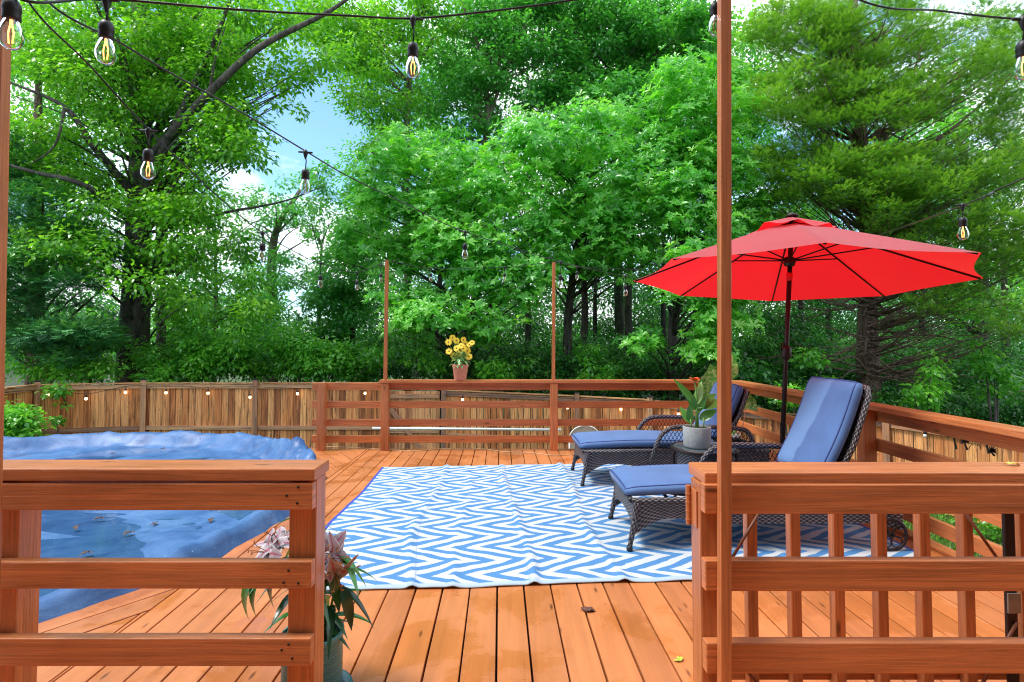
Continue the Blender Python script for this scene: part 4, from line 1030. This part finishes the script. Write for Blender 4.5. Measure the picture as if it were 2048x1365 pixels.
def rdir(n): return unit(rng.normal(size=(n, 3)))
def clumps(ells, k=2.0, s=.70):
    """ells: (px,py,rx,ry,Y,dY,n,r) -> centres, radii in the world"""
    C, Rr = [], []
    NO = [(238, 312, 300, 395), (232, 312, 440, 745), (500, 680, 180, 300), (560, 600, 600, 665)]     # bare trunk, sky gaps
    for (px, py, rx, ry, Y, dY, n, r) in ells:
        for _ in range(max(2, int(n*k))):
            a = random.uniform(0, 6.2832); q = math.sqrt(random.random())
            ax_, ay_ = px+rx*q*math.cos(a), py+ry*q*math.sin(a)
            if random.random() < .85 and any(u0 < ax_ < u1 and v0 < ay_ < v1 for (u0, u1, v0, v1) in NO): continue
            C.append(D(ax_, ay_, Y+random.uniform(-dY, dY))); Rr.append(r*s*random.uniform(.55, 1.45))
    return np.array([tuple(c) for c in C]), np.array(Rr)
def fill(C, Rr, dens, flat):
    """points in flattened clumps, denser at their shell; returns P, outward dir, clump brightness id"""
    n = np.maximum(4, (.6*dens*(Rr/Rr.mean())**2).astype(int)); idx = np.repeat(np.arange(len(C)), n); o = rdir(len(idx)); q = rng.random(len(idx))**.45
    q = q*(1+.38*np.abs(rng.normal(size=len(idx)))); P = C[idx]+o*q[:, None]*Rr[idx][:, None]*np.array([1, 1, flat]); return P, o, idx
def crown_plain(C, Rr, dens, ln, flat=.5, wr=.55, droop=.4):
    P, o, idx = fill(C, Rr, dens, flat); n = len(P)
    Dr = o*np.array([1, 1, .25])+rdir(n)*.55+np.array([0, 0, -.25]); Up = np.array([0, 0, 1.])+rdir(n)*.55
    L_ = ln*rng.uniform(.6, 1.25, n); V, Fc = leaves(P, Dr, Up, L_, L_*wr*rng.uniform(.8, 1.1, n), droop)
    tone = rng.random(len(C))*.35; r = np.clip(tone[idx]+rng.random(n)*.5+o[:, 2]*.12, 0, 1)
    return V, Fc, np.repeat(r, 4)
def crown_rosette(C, Rr, dens, ln, flat=.55, k=8):
    P, o, idx = fill(C, Rr, dens, flat); n = len(P)
    ax = unit(o*np.array([.8, .8, .4])+np.array([0, -.25, .75])+rdir(n)*.25)
    s1 = unit(np.cross(ax, rdir(n))); s2 = np.cross(ax, s1); out = []; ssz = rng.uniform(.5, 1.3, n)
    tone = rng.random(len(C))*.45; base = tone[idx]+rng.random(n)*.3+o[:, 2]*.12-.05
    for j in range(k):
        a = 2*math.pi*j/k+rng.uniform(-.45, .45, n); Dr = s1*np.cos(a)[:, None]+s2*np.sin(a)[:, None]+ax*rng.uniform(.25, .9, n)[:, None]
        L_ = ln*ssz*rng.uniform(.55, 1.2, n); V, Fc = leaves(P, Dr, ax, L_, L_*rng.uniform(.30, .40, n), .35, .2, .60)
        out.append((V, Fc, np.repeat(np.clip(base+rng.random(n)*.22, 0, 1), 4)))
    return merge(out)
def crown_spray(C, Rr, dens, ln, flat=.42, k=9, outw=None, wr=.13):
    """feathery conifer sprays"""
    P, o, idx = fill(C, Rr, dens, flat); n = len(P)
    ax = unit(o*np.array([1, 1, .3])+np.array([0, 0, .30])+rdir(n)*.35)
    if outw is not None: ax = unit(ax+outw[idx]*.7)
    s1 = unit(np.cross(ax, np.array([0, 0, 1.])+rdir(n)*.4)); up = np.cross(s1, ax); out = []
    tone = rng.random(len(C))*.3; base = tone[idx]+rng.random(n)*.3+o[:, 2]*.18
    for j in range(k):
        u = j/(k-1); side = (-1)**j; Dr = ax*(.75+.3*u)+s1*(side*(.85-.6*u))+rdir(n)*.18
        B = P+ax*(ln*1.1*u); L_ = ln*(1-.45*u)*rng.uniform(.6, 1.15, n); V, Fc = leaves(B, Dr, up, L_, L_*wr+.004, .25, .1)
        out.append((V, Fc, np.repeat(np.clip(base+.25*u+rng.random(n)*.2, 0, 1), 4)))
    return merge(out)
def limbs(mb, trunk, C, Rr, n, r0=.05, sagf=.12, every=1):
    """branches from the trunk polyline (list of (Vector, radius)) to clump centres"""
    for i in range(0, len(C), every):
        c = Vector(C[i]); best = None
        for (p, r) in trunk:
            s = abs((c.z-p.z)-((c-p).xy.length*.45)); 
            if best is None or s < best[0]: best = (s, p, r)
        p = best[1]; rr = min(best[2]*.6, r0)*random.uniform(.6, 1.1); m = p.lerp(c, .5)+Vector((random.uniform(-.2, .2), random.uniform(-.2, .2), sagf*(c-p).length*.5))
        mb.tube(spline([p, m, c], 4), [rr*(1-.85*k/8) for k in range(9)], 5, False)
def tree(name, label, cat, trunkpts, C, Rr, crown, leafm, barkm, group=None, every=1, extra=None, r0=.05, sagf=.12):
    """trunkpts: list of (Vector, radius)"""
    base = trunkpts[0][0].copy(); rt = root(name, base, label, cat, group)
    mb = MB(); pts = spline([p for p, r in trunkpts], 5); rads = np.interp(np.linspace(0, 1, len(pts)), np.linspace(0, 1, len(trunkpts)), [r for p, r in trunkpts])
    mb.tube(pts, list(rads), 14)
    mb.build('trunk', barkm, rt, base, smooth=True)
    bm_ = MB(); limbs(bm_, [(p, r) for p, r in zip(pts, rads)], C, Rr, len(C), r0, sagf, every)
    if extra: extra(bm_)
    bm_.build('branches', barkm, rt, base, smooth=True)
    V, Fc, r = crown; mesh_obj('crown', V, Fc, leafm, rt, base, rnd=r)
    return rt
def trunk(pix, Y, rads, zb=GZ-.1, Ys=None):
    out = []
    for i, (px, py) in enumerate(pix): out.append((D(px, py, Y if Ys is None else Ys[i]), rads[i]))
    out.insert(0, (Vector((out[0][0].x, out[0][0].y, zb)), rads[0]*1.15)); return out

# --- tall old tree, left
ells = [(250, 60, 260, 110, 13.8, 1.9, 46, .75), (130, 250, 140, 150, 13.4, 1.6, 24, .7), (430, 130, 170, 130, 13.7, 1.8, 30, .65), (330, 300, 170, 120, 13.2, 1.6, 28, .65),
        (600, 95, 90, 80, 12.5, 1, 9, .45), (470, 250, 70, 80, 12.5, 1.2, 8, .45), (300, 480, 170, 90, 12.5, 1.5, 20, .6), (120, 440, 110, 110, 12, 1, 9, .55), (420, 560, 110, 120, 12.8, 1.2, 14, .55), (560, 20, 90, 50, 12.5, 1, 8, .45), (575, 215, 35, 45, 12.3, .3, 14, .2), (520, 260, 40, 40, 12.5, .4, 12, .25), (600, 165, 40, 20, 12.3, .3, 6, .25)]
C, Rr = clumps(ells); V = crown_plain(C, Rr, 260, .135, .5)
def big_limbs(mb):
    for pts, r in (([(288, 330, 13.8), (350, 262, 12.6), (420, 185, 11.9), (520, 95, 11.6), (650, 28, 11.6), (720, -20, 11.6)], .13), ([(283, 400, 13.8), (350, 250, 12.6), (430, 80, 12.0), (480, -60, 12)], .11),
                   ([(275, 400, 13.8), (185, 290, 12.4), (130, 215, 11.9), (20, 165, 11.7)], .11), ([(270, 440, 13.8), (170, 372, 12.2), (70, 345, 11.8), (-40, 315, 11.7)], .09), ([(285, 470, 13.8), (440, 428, 13), (560, 405, 12.8), (650, 372, 12.8)], .05),
                   ([(283, 250, 13.8), (235, 110, 12.6), (170, -40, 12)], .10), ([(286, 300, 13.8), (250, 120, 12.4), (205, 10, 12)], .07), ([(283, 560, 13.8), (350, 500, 12.8), (470, 470, 12.6)], .04), ([(420, 185, 11.9), (430, 120, 11.8), (455, 40, 11.8)], .04), ([(130, 215, 11.9), (110, 290, 11.8), (60, 330, 11.8)], .035)):
        p = spline([D(*q) for q in pts], 6); mb.tube(p, [r*(1-.8*k/(len(p)-1)) for k in range(len(p))], 8, False)
tree('tall_tree', 'tall tree with a thick dark rugged trunk behind the fence on the left', 'tree', trunk([(266, 735), (272, 600), (278, 420), (284, 200), (280, 0), (282, -250)], 14, [.37, .33, .28, .24, .2, .1]), C, Rr, V, M['leaf_oak'], M['bark'], 'trees beyond the fence', every=3, extra=big_limbs)
# second slimmer trunk just right of it
ells = [(360, 330, 90, 150, 15.5, 1, 16, .6), (370, 80, 120, 120, 15.5, 1, 14, .6), (400, 640, 100, 60, 15, 1, 12, .5)]
C, Rr = clumps(ells); tree('tall_tree', 'slimmer pale-sided tree trunk close to the right of the thick dark trunk', 'tree', trunk([(322, 735), (322, 560), (318, 300), (330, 0)], 15.3, [.13, .12, .10, .07]), C, Rr, crown_plain(C, Rr, 220, .13), M['leaf_oak'], M['bark_grey'], 'trees beyond the fence', every=4)
# --- dark evergreen, far left
ells = [(60, 600, 130, 110, 12.3, .9, 26, .55), (40, 440, 110, 90, 12.6, .9, 16, .55), (150, 690, 110, 45, 12.3, .6, 14, .4), (20, 330, 90, 70, 12.8, 1, 8, .5), (190, 560, 60, 110, 13, .7, 10, .45)]
C, Rr = clumps(ells); ow = unit(C-np.array(tuple(D(60, 560, 13.6)))[None]); ow[:, 2] = -.25
tree('evergreen_tree', 'dark blue-green evergreen with drooping sprays at the left edge', 'tree', trunk([(70, 740), (72, 500), (75, 300), (78, 120)], 13.6, [.2, .17, .12, .05]), C, Rr, crown_spray(C, Rr, 125, .15, .38, 8, ow, .2), M['leaf_arb'], M['bark_ced'], 'trees beyond the fence', every=4)
# --- far oaks in the gap
ells = [(560, 560, 100, 60, 21, 1.5, 16, .6), (600, 420, 90, 60, 21, 1.5, 13, .55), (480, 440, 60, 70, 21, 1.5, 8, .55), (500, 640, 110, 60, 20, 1.5, 20, .6), (640, 350, 40, 30, 21, 1, 4, .4)]
C, Rr = clumps(ells); tree('oak_tree', 'distant oak with a dark leaning trunk standing in the sky gap', 'tree', trunk([(542, 690), (543, 600), (550, 470), (600, 380)], 21.5, [.26, .22, .14, .06]), C, Rr, crown_plain(C, Rr, 170, .16), M['leaf_far'], M['bark_grey'], 'trees beyond the fence', every=4)
ells = [(700, 560, 60, 90, 17, 1.2, 18, .6), (660, 640, 60, 70, 16.5, 1, 14, .55), (730, 440, 50, 70, 17.5, 1, 10, .5)]
C, Rr = clumps(ells); tree('oak_tree', 'bushy young oak to the left of the thin left far pole', 'tree', trunk([(705, 720), (706, 600), (712, 440)], 17, [.09, .07, .03]), C, Rr, crown_plain(C, Rr, 240, .15), M['leaf_far'], M['bark'], 'trees beyond the fence', every=4)
# --- tall slender trees, top centre
ells = [(660, 40, 60, 40, 15.5, 1, 9, .5), (760, 120, 100, 110, 16, 1.4, 24, .6), (840, 30, 110, 60, 16, 1.2, 16, .55), (760, 290, 50, 60, 16, 1, 8, .45), (700, 50, 50, 60, 16, 1, 8, .45)]
C, Rr = clumps(ells); tree('slender_tree', 'slender pale-trunked tree with yellow-green leaves left of the top centre', 'tree', trunk([(815, 720), (815, 520), (812, 300), (822, 130), (850, -60)], 16.4, [.13, .12, .10, .08, .05]), C, Rr, crown_plain(C, Rr, 230, .13), M['leaf_oak'], M['bark_grey'], 'trees beyond the fence', every=4)
ells = [(980, 90, 130, 110, 17, 1.4, 36, .65), (940, 240, 90, 70, 17, 1.2, 14, .55), (1080, 60, 80, 80, 17, 1.2, 16, .55)]
def fork(mb):
    for pts, r in (([(975, 240, 16.6), (968, 130, 16.5), (930, 20, 16.4), (900, -60, 16.3)], .07), ([(975, 240, 16.6), (1010, 150, 16.5), (1050, 60, 16.4), (1080, -40, 16.3)], .07), ([(972, 170, 16.6), (990, 70, 16.5), (985, -50, 16.3)], .05)):
        p = spline([D(*q) for q in pts], 5); mb.tube(p, [r*(1-.6*k/(len(p)-1)) for k in range(len(p))], 6, False)
C, Rr = clumps(ells); tree('slender_tree', 'forked slender tree rising above the leafy crown at the top centre', 'tree', trunk([(945, 720), (955, 500), (965, 330), (975, 240), (972, 170)], 16.6, [.14, .12, .10, .09, .06]), C, Rr, crown_plain(C, Rr, 240, .16), M['leaf_far'], M['bark_grey'], 'trees beyond the fence', every=2, extra=fork)
ells = [(1290, 200, 70, 70, 16, 1, 16, .55), (1120, 200, 80, 50, 16.5, 1, 12, .55), (1400, 50, 60, 60, 16.5, 1, 9, .5), (1230, 90, 110, 90, 17.5, 1.4, 32, .65), (1360, 110, 60, 70, 18, 1.2, 12, .55), (1150, 10, 100, 40, 17, 1.2, 12, .6), (1330, 30, 90, 40, 17, 1.2, 10, .55)]
C, Rr = clumps(ells); tree('slender_tree', 'dense dark green crown at the top, left of the near pole', 'tree', trunk([(1240, 720), (1235, 450), (1235, 200), (1240, 20)], 17.8, [.16, .14, .1, .05]), C, Rr, crown_plain(C, Rr, 300, .17), M['leaf_far'], M['bark'], 'trees beyond the fence', every=4)
# --- broad-leaved trees, centre
ells = [(870, 370, 170, 110, 13, 1.3, 44, .55), (780, 480, 90, 80, 13, 1, 16, .5), (960, 480, 140, 70, 12.6, 1, 26, .5), (920, 620, 150, 60, 11.9, .6, 24, .42), (1020, 560, 100, 50, 12, .6, 14, .42), (800, 620, 60, 50, 12, .6, 8, .4), (690, 500, 30, 50, 13, .5, 3, .35)]
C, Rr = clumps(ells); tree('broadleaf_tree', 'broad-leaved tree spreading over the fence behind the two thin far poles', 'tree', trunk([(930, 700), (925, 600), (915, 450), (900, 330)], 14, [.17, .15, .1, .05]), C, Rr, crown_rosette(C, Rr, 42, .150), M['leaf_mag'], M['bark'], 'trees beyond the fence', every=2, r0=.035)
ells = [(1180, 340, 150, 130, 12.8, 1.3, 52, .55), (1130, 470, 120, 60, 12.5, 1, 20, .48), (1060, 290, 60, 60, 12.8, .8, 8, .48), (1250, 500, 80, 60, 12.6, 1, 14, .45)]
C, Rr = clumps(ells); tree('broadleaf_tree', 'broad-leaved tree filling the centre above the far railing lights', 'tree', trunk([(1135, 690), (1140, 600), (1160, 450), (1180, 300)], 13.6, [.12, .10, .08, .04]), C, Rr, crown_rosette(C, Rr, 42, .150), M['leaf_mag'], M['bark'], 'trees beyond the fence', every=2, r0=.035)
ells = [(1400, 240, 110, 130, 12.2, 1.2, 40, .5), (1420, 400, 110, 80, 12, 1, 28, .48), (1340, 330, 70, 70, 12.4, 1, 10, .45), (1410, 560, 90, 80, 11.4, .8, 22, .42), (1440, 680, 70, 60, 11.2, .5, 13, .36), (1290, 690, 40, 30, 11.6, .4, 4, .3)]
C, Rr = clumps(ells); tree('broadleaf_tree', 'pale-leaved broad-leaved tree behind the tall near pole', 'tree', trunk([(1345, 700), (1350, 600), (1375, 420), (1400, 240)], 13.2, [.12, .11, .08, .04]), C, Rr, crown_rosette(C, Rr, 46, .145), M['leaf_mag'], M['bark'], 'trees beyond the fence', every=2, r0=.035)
# --- red cedar, right
ells = [(1600, 60, 100, 60, 12.5, 1, 22, .5), (1750, 60, 130, 70, 12.6, 1.4, 26, .5), (1950, 100, 120, 90, 12, 1.4, 18, .5), (1620, 190, 120, 60, 12, 1.2, 26, .48), (1780, 200, 120, 60, 12, 1.2, 22, .48), (1600, 330, 90, 60, 11.8, 1, 20, .45),
        (1760, 360, 150, 60, 11.5, 1.2, 36, .45), (1960, 330, 110, 70, 11.6, 1.2, 22, .48), (2000, 480, 90, 80, 11.2, 1, 22, .45), (1850, 440, 120, 60, 11.4, 1, 20, .42), (1900, 590, 90, 40, 11.3, .7, 10, .36), (1540, 430, 60, 50, 12, .7, 9, .4), (2010, 230, 70, 50, 12, 1, 8, .42), (2020, 650, 50, 40, 11, .6, 6, .35)]
ells = [(a, b, c, d, e, f, int(g*3.6), h*.52) for (a, b, c, d, e, f, g, h) in ells]
C, Rr = clumps(ells, 1, 1); c0 = D(1735, 400, 13); ow = unit(C-np.array(tuple(c0))[None]); ow[:, 2] = .1
def dead(mb):
    for i in range(70):
        a = random.uniform(-1, 1); z0 = random.uniform(570, 760); s = D(1735+random.uniform(-5, 5), z0, 12.6)
        side = random.choice((-1, 1, 1)); ln = random.uniform(.8, 3.4); e = s+Vector((side*ln*random.uniform(.6, 1), random.uniform(-1.6, .6), random.uniform(-.35, .55)*ln*.6))
        m = s.lerp(e, .5)+Vector((random.uniform(-.2, .2), random.uniform(-.2, .2), random.uniform(-.5, .35))); p = spline([s, m, e], 5); r0 = random.uniform(.012, .035)
        mb.tube(p, [r0*(1-.8*k/10) for k in range(11)], 5, False)
        for q in range(4):
            b = p[random.randint(4, 9)]; ee = b+Vector((side*random.uniform(.1, .6), random.uniform(-.3, .3), random.uniform(-.25, .3))); mb.tube([b, (b+ee)/2+Vector((0, 0, .03)), ee], [.009, .007, .003], 4, False)
    for (x, y) in ((1560, 120), (1600, 300), (1850, 80), (1960, 250), (2040, 330), (1880, 330), (1650, 420), (2060, 120), (1700, 60)):
        s = D(1735, 300+y*.45, 12.8); e = D(x, y, 11.8); p = spline([s, s.lerp(e, .5)-Vector((0, 0, .3)), e], 6); mb.tube(p, [.06*(1-.8*k/12) for k in range(13)], 6, False)
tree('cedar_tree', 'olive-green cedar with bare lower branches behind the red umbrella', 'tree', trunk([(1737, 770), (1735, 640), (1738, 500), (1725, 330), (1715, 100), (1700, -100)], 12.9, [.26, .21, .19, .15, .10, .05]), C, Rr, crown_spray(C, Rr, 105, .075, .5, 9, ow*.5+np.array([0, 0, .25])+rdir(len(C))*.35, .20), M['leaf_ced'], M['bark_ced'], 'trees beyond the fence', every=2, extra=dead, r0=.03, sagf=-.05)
# --- trees behind the cedar
ells = [(1560, 470, 90, 100, 16, 1.5, 14, .6), (1800, 300, 150, 120, 17, 1.5, 12, .7), (1980, 560, 90, 90, 15.5, 1.5, 12, .6), (1520, 120, 50, 100, 17, 1, 5, .6)]
C, Rr = clumps(ells); tree('woodland_tree', 'green leafy tree half hidden behind the cedar on the right', 'tree', trunk([(1960, 740), (1962, 560), (1950, 380), (1900, 250)], 16.5, [.22, .19, .14, .06]), C, Rr, crown_plain(C, Rr, 200, .16), M['leaf_bush'], M['bark'], 'trees beyond the fence', every=4)
# --- slim woodland trunks standing in the shade
first = None
spots = [(880, 15.5, 1.0), (985, 17, .8), (1055, 16, .9), (1165, 15.6, 1.1), (1190, 18, .8), (1262, 15, 1.15), (1330, 17, .9), (1390, 16, 1.0), (1600, 17.5, .9), (1660, 19, 1.0), (1850, 18, 1.0), (640, 19, .8), (430, 18, .8), (2010, 15, .9)]
woods_lab = ['left of the terracotta pot', 'right of the terracotta pot', 'just left of the right far pole', 'just right of the right far pole', 'second right of the right far pole', 'midway between the right far pole and the near pole', 'left of the near pole under the pale leaves', 'close to the near pole on its left', 'under the left half of the umbrella', 'between umbrella pole and cedar', 'under the right half of the umbrella', 'left of the left far pole behind the shrubs', 'right of the thick dark trunk behind shrubs', 'at the right edge below the cedar']
for i, (px, Y, s) in enumerate(spots):
    if first is None:
        C = np.array([[random.gauss(0, .9), random.gauss(0, .9), 6.2+random.gauss(0, .9)] for _ in range(16)]); Rr = np.full(16, .5)
        base = Vector((0, 0, 0)); tp = [(Vector((0, 0, -.1)), .13), (Vector((.03, 0, 1.5)), .115), (Vector((-.05, .05, 3.5)), .09), (Vector((.1, 0, 6)), .05)]
        tp = [(p, r) for p, r in tp]; first = tree('woodland_tree', '', 'tree', tp, C, Rr, crown_plain(C, Rr, 110, .15), M['leaf_far'], M['bark'], 'slim dark trunks in the wood')
        o = first
    else: o = copy_tree(first)
    g = D(px, 700, Y); o.location = (g.x, Y, GZ); o.scale = (s, s, 1); o.rotation_euler.z = i*1.3
    o['label'] = 'slim dark woodland trunk '+woods_lab[i]
# --- shrubs behind the fence
def shrub(label, ells, ln, dens, mat, name='shrub'):
    C, Rr = clumps(ells); b = Vector((float(C[:, 0].mean()), float(C[:, 1].mean()), GZ)); rt = root(name, b, label, 'shrub', 'shrubs behind the fence')
    V, Fc, r = crown_plain(C, Rr, dens, ln, .6); mesh_obj('foliage', V, Fc, mat, rt, b, rnd=r)
    mb = MB()
    for i in range(0, len(C), 6):
        c = Vector(C[i]); mb.tube(spline([b+Vector((random.uniform(-.3, .3), random.uniform(-.3, .3), 0)), b.lerp(c, .5)+Vector((0, 0, .2)), c], 4), [.03, .028, .026, .024, .02, .016, .012, .008, .005], 5, False)
    mb.build('stems', M['bark'], rt, b)
shrub('light green shrub spilling over the fence top left of the thick trunk', [(130, 740, 90, 22, 12.2, .3, 12, .3), (200, 700, 60, 40, 12.6, .4, 10, .35), (110, 790, 25, 20, 11.1, .15, 4, .16)], .12, 130, M['leaf_bush'])
shrub('dense shrub behind the fence right of the thick dark trunk', [(390, 710, 110, 45, 13, .6, 22, .42), (300, 750, 50, 12, 12.4, .2, 5, .25)], .13, 200, M['leaf_bush'])
shrub('rounded shrub behind the fence left of the far left pole', [(560, 710, 110, 45, 13.4, .7, 22, .42), (690, 715, 70, 40, 13.2, .5, 12, .4)], .13, 200, M['leaf_bush'])
shrub('dark shrub behind the fence left of the cedar trunk', [(1560, 690, 70, 70, 13.5, .8, 14, .4), (1500, 760, 60, 30, 12, .4, 8, .3)], .14, 150, M['leaf_dark'])
shrub('leafy branch hanging in front of the fence at the left edge', [(15, 840, 40, 28, 9.6, .2, 9, .24), (45, 865, 25, 12, 9.5, .15, 4, .18)], .12, 90, M['leaf_bush'])
shrub('small leafy sprig growing up the fence left of the pool cover', [(118, 842, 8, 9, 10.9, .1, 2, .1)], .1, 45, M['leaf_bush'])
for (x, y, Y, lab) in ((430, 738, 12.6, 'bright leafy sprig over the fence right of the thick trunk'), (600, 742, 12.7, 'bright leafy sprig over the fence left of the deck railing end'), (840, 725, 12.6, 'leafy sapling over the fence left of the terracotta pot'), (1010, 735, 12.4, 'leafy sapling over the fence right of the terracotta pot'), (1200, 748, 12.2, 'leafy sapling behind the fence between the far pole and near pole'), (1650, 770, 11.6, 'leafy sapling beyond the side railing left of the cedar trunk'), (1850, 790, 11.0, 'leafy sapling beyond the side railing right of the cedar trunk'), (1980, 760, 11.4, 'leafy sapling beyond the side railing at the right edge')):
    shrub(lab, [(x, y, 45, 24, Y, .3, 6, .26), (x+random.randint(-30, 30), y-45, 22, 30, Y, .3, 3, .24)], .13, 75, M['leaf_bush'])
shrub('light-leaved sapling behind the side railing beside umbrella pole', [(1575, 790, 22, 16, 9.6, .2, 4, .16)], .11, 60, M['leaf_bush'])
# --- undergrowth and the wood beyond (one mass)
ells = [(x, 715, 60, 40, 15, 1.6, 11, .5) for x in range(760, 2100, 75)]+[(x, 760, 60, 35, 14, 1.0, 14, .5) for x in range(1000, 2100, 75)]+[(x, 815, 60, 35, 12.6, .6, 12, .4) for x in range(1480, 2150, 75)]+[(x, 740, 60, 22, 15, 1.0, 7, .45) for x in range(700, 1000, 75)]+[(x, 640, 70, 60, 19, 1.5, 9, .75) for x in range(780, 2100, 110)]
C, Rr = clumps(ells); V, Fc, r = crown_plain(C, Rr, 210, .105, .6); tag(mesh_obj('undergrowth', V, Fc, M['leaf_dark'], rnd=r), 'dark green tangled undergrowth of the wood beyond the fence', 'undergrowth', kind='stuff')
ells = [(x, 705+random.randint(-75, 20), 60, 40, 15.5+random.random()*3, 1.2, 8, .5) for x in range(-40, 780, 65)]
C, Rr = clumps(ells); V, Fc, r = crown_plain(C, Rr, 125, .14, .6); tag(mesh_obj('brush', V, Fc, M['leaf_bush'], rnd=r), 'light green leafy brush beyond the fence on the left', 'undergrowth', kind='stuff')
ells = [(x, y, 110, 60, 27, 2.5, 9, 1.3) for x in range(800, 2150, 150) for y in (620, 540, 450, 340)]+[(x, y, 110, 60, 27, 2.5, 7, 1.3) for x in range(1500, 2150, 200) for y in (240, 140)]+[(x, 650, 110, 50, 27, 2.5, 8, 1.2) for x in range(-100, 520, 130)]+[(x, y, 110, 60, 26, 2, 6, 1.2) for x in (20, 160) for y in (560, 470, 380)]+[(x, 700, 110, 40, 24, 2.5, 10, 1.1) for x in range(-100, 2150, 130)]+[(x, y, 90, 60, 26, 2, 7, 1.2) for x in (780, 880, 1020, 1180, 1320, 1460) for y in (230, 110)]+[(x, y, 90, 60, 24, 2, 9, 1.0) for x in (330, 430) for y in (560, 650)]+[(x, y, 90, 60, 24, 2, 6, 1.0) for x in (60, 180, 300) for y in (120, 240)]
C, Rr = clumps(ells); V, Fc, r = crown_plain(C, Rr, 260, .22, .7); tag(mesh_obj('far_woodland', V, Fc, M['leaf_far'], rnd=r), 'deep mass of leafy woodland far behind the nearer trees', 'woodland', kind='stuff')

# --- lawn and border flowers right of the deck
n = 26000; X = rng.uniform(3.0, 8.2, n); Y = rng.uniform(2.6, 9.6, n)
P = np.stack([X, Y, np.full(n, GZ)], 1); Dr = np.stack([rng.normal(0, .35, n), rng.normal(0, .35, n), np.ones(n)], 1)
V, Fc = leaves(P, Dr, rdir(n), rng.uniform(.06, .14, n), .012, .5); tag(mesh_obj('grass', V, Fc, M['leaf_grass'], rnd=np.repeat(rng.random(n), 4)), 'short green lawn beside the deck', 'grass', kind='stuff')
fb = G(1985, 1085, GZ); fb = Vector((fb.x, fb.y, GZ)); fr = root('flower_plant', fb, 'yellow-flowered border plant at the foot of the right fence', 'plant')
C = np.array([[fb.x+random.gauss(0, .16), fb.y+random.gauss(0, .1), GZ+.14+random.random()*.2] for _ in range(14)]); Rr = np.full(14, .11)
V, Fc, r = crown_plain(C, Rr, 50, .07, .9); mesh_obj('foliage', V, Fc, M['leaf_bush'], fr, fb, rnd=r)
mb = MB()
for k in range(22):
    c = fb+Vector((random.gauss(0, .2), random.gauss(-.05, .1), .25+random.random()*.18)); ax = Vector((random.uniform(-.4, .4), -1, .8)).normalized(); s1 = ax.orthogonal(); s2 = ax.cross(s1)
    for q in range(6): a = q*math.pi/3; leaf_blade(mb, c, s1*math.cos(a)+s2*math.sin(a), ax, .03, .02, .1, .1, 2)
mb.build('flowers', bpy.data.materials['yellow_petals'], fr, fb)

# --- neighbour's house, far left
hb = D(20, 760, 26); hz = hb.x
hs = root('neighbour_house', (hb.x, 28, GZ), 'pale sided house glimpsed behind the evergreen at the left', 'house'); off = hs.location
x0, x1, y0, y1, ze = D(-330, 700, 26).x, D(140, 700, 26).x, 26, 33, D(0, 712, 26).z
sid = NT('cream_siding'); w = sid.n('TexWave'); w.bands_direction = 'Z'; w.wave_profile = 'SAW'; sid.set(w, Vector=sid.coord('Object'), Scale=1.3); sid.P(Base_Color=(.62, .58, .48, 1), Roughness=.7); sid.bump(w.outputs['Fac'], .5, .02)
mb = MB(); mb.prism([(x0, y0), (x1, y0), (x1, y1), (x0, y1)], GZ, ze); mb.build('wall', sid.m, hs, off)
mb = MB(); ym = (y0+y1)/2; zr = ze+2.0
mb.raw([(x0-.3, y0-.35, ze), (x1+.3, y0-.35, ze), (x1+.3, ym, zr), (x0-.3, ym, zr), (x0-.3, y1+.35, ze), (x1+.3, y1+.35, ze)], [(0, 1, 2, 3), (3, 2, 5, 4), (0, 3, 4), (1, 5, 2), (0, 4, 5, 1)]); mb.build('roof', simple('grey_shingles', (.16, .16, .175, 1), .9, 0, .5, 9, .3), hs, off)
for px in (75, -40):
    c = D(px, 742, 25.95); mb = MB(); mb.board(c-Vector((0, 0, .45)), c+Vector((0, 0, .45)), .8, .06, (0, 1, 0)); wn = mb.build('window', simple('window_frame', (.75, .75, .74, 1), .5), hs, off)
    mb = MB(); c.y -= .034; mb.board(c-Vector((0, 0, .36)), c+Vector((0, 0, .36)), .66, .01, (0, 1, 0)); mb.build('pane', simple('window_pane', (.05, .07, .09, 1), .1), wn, off)
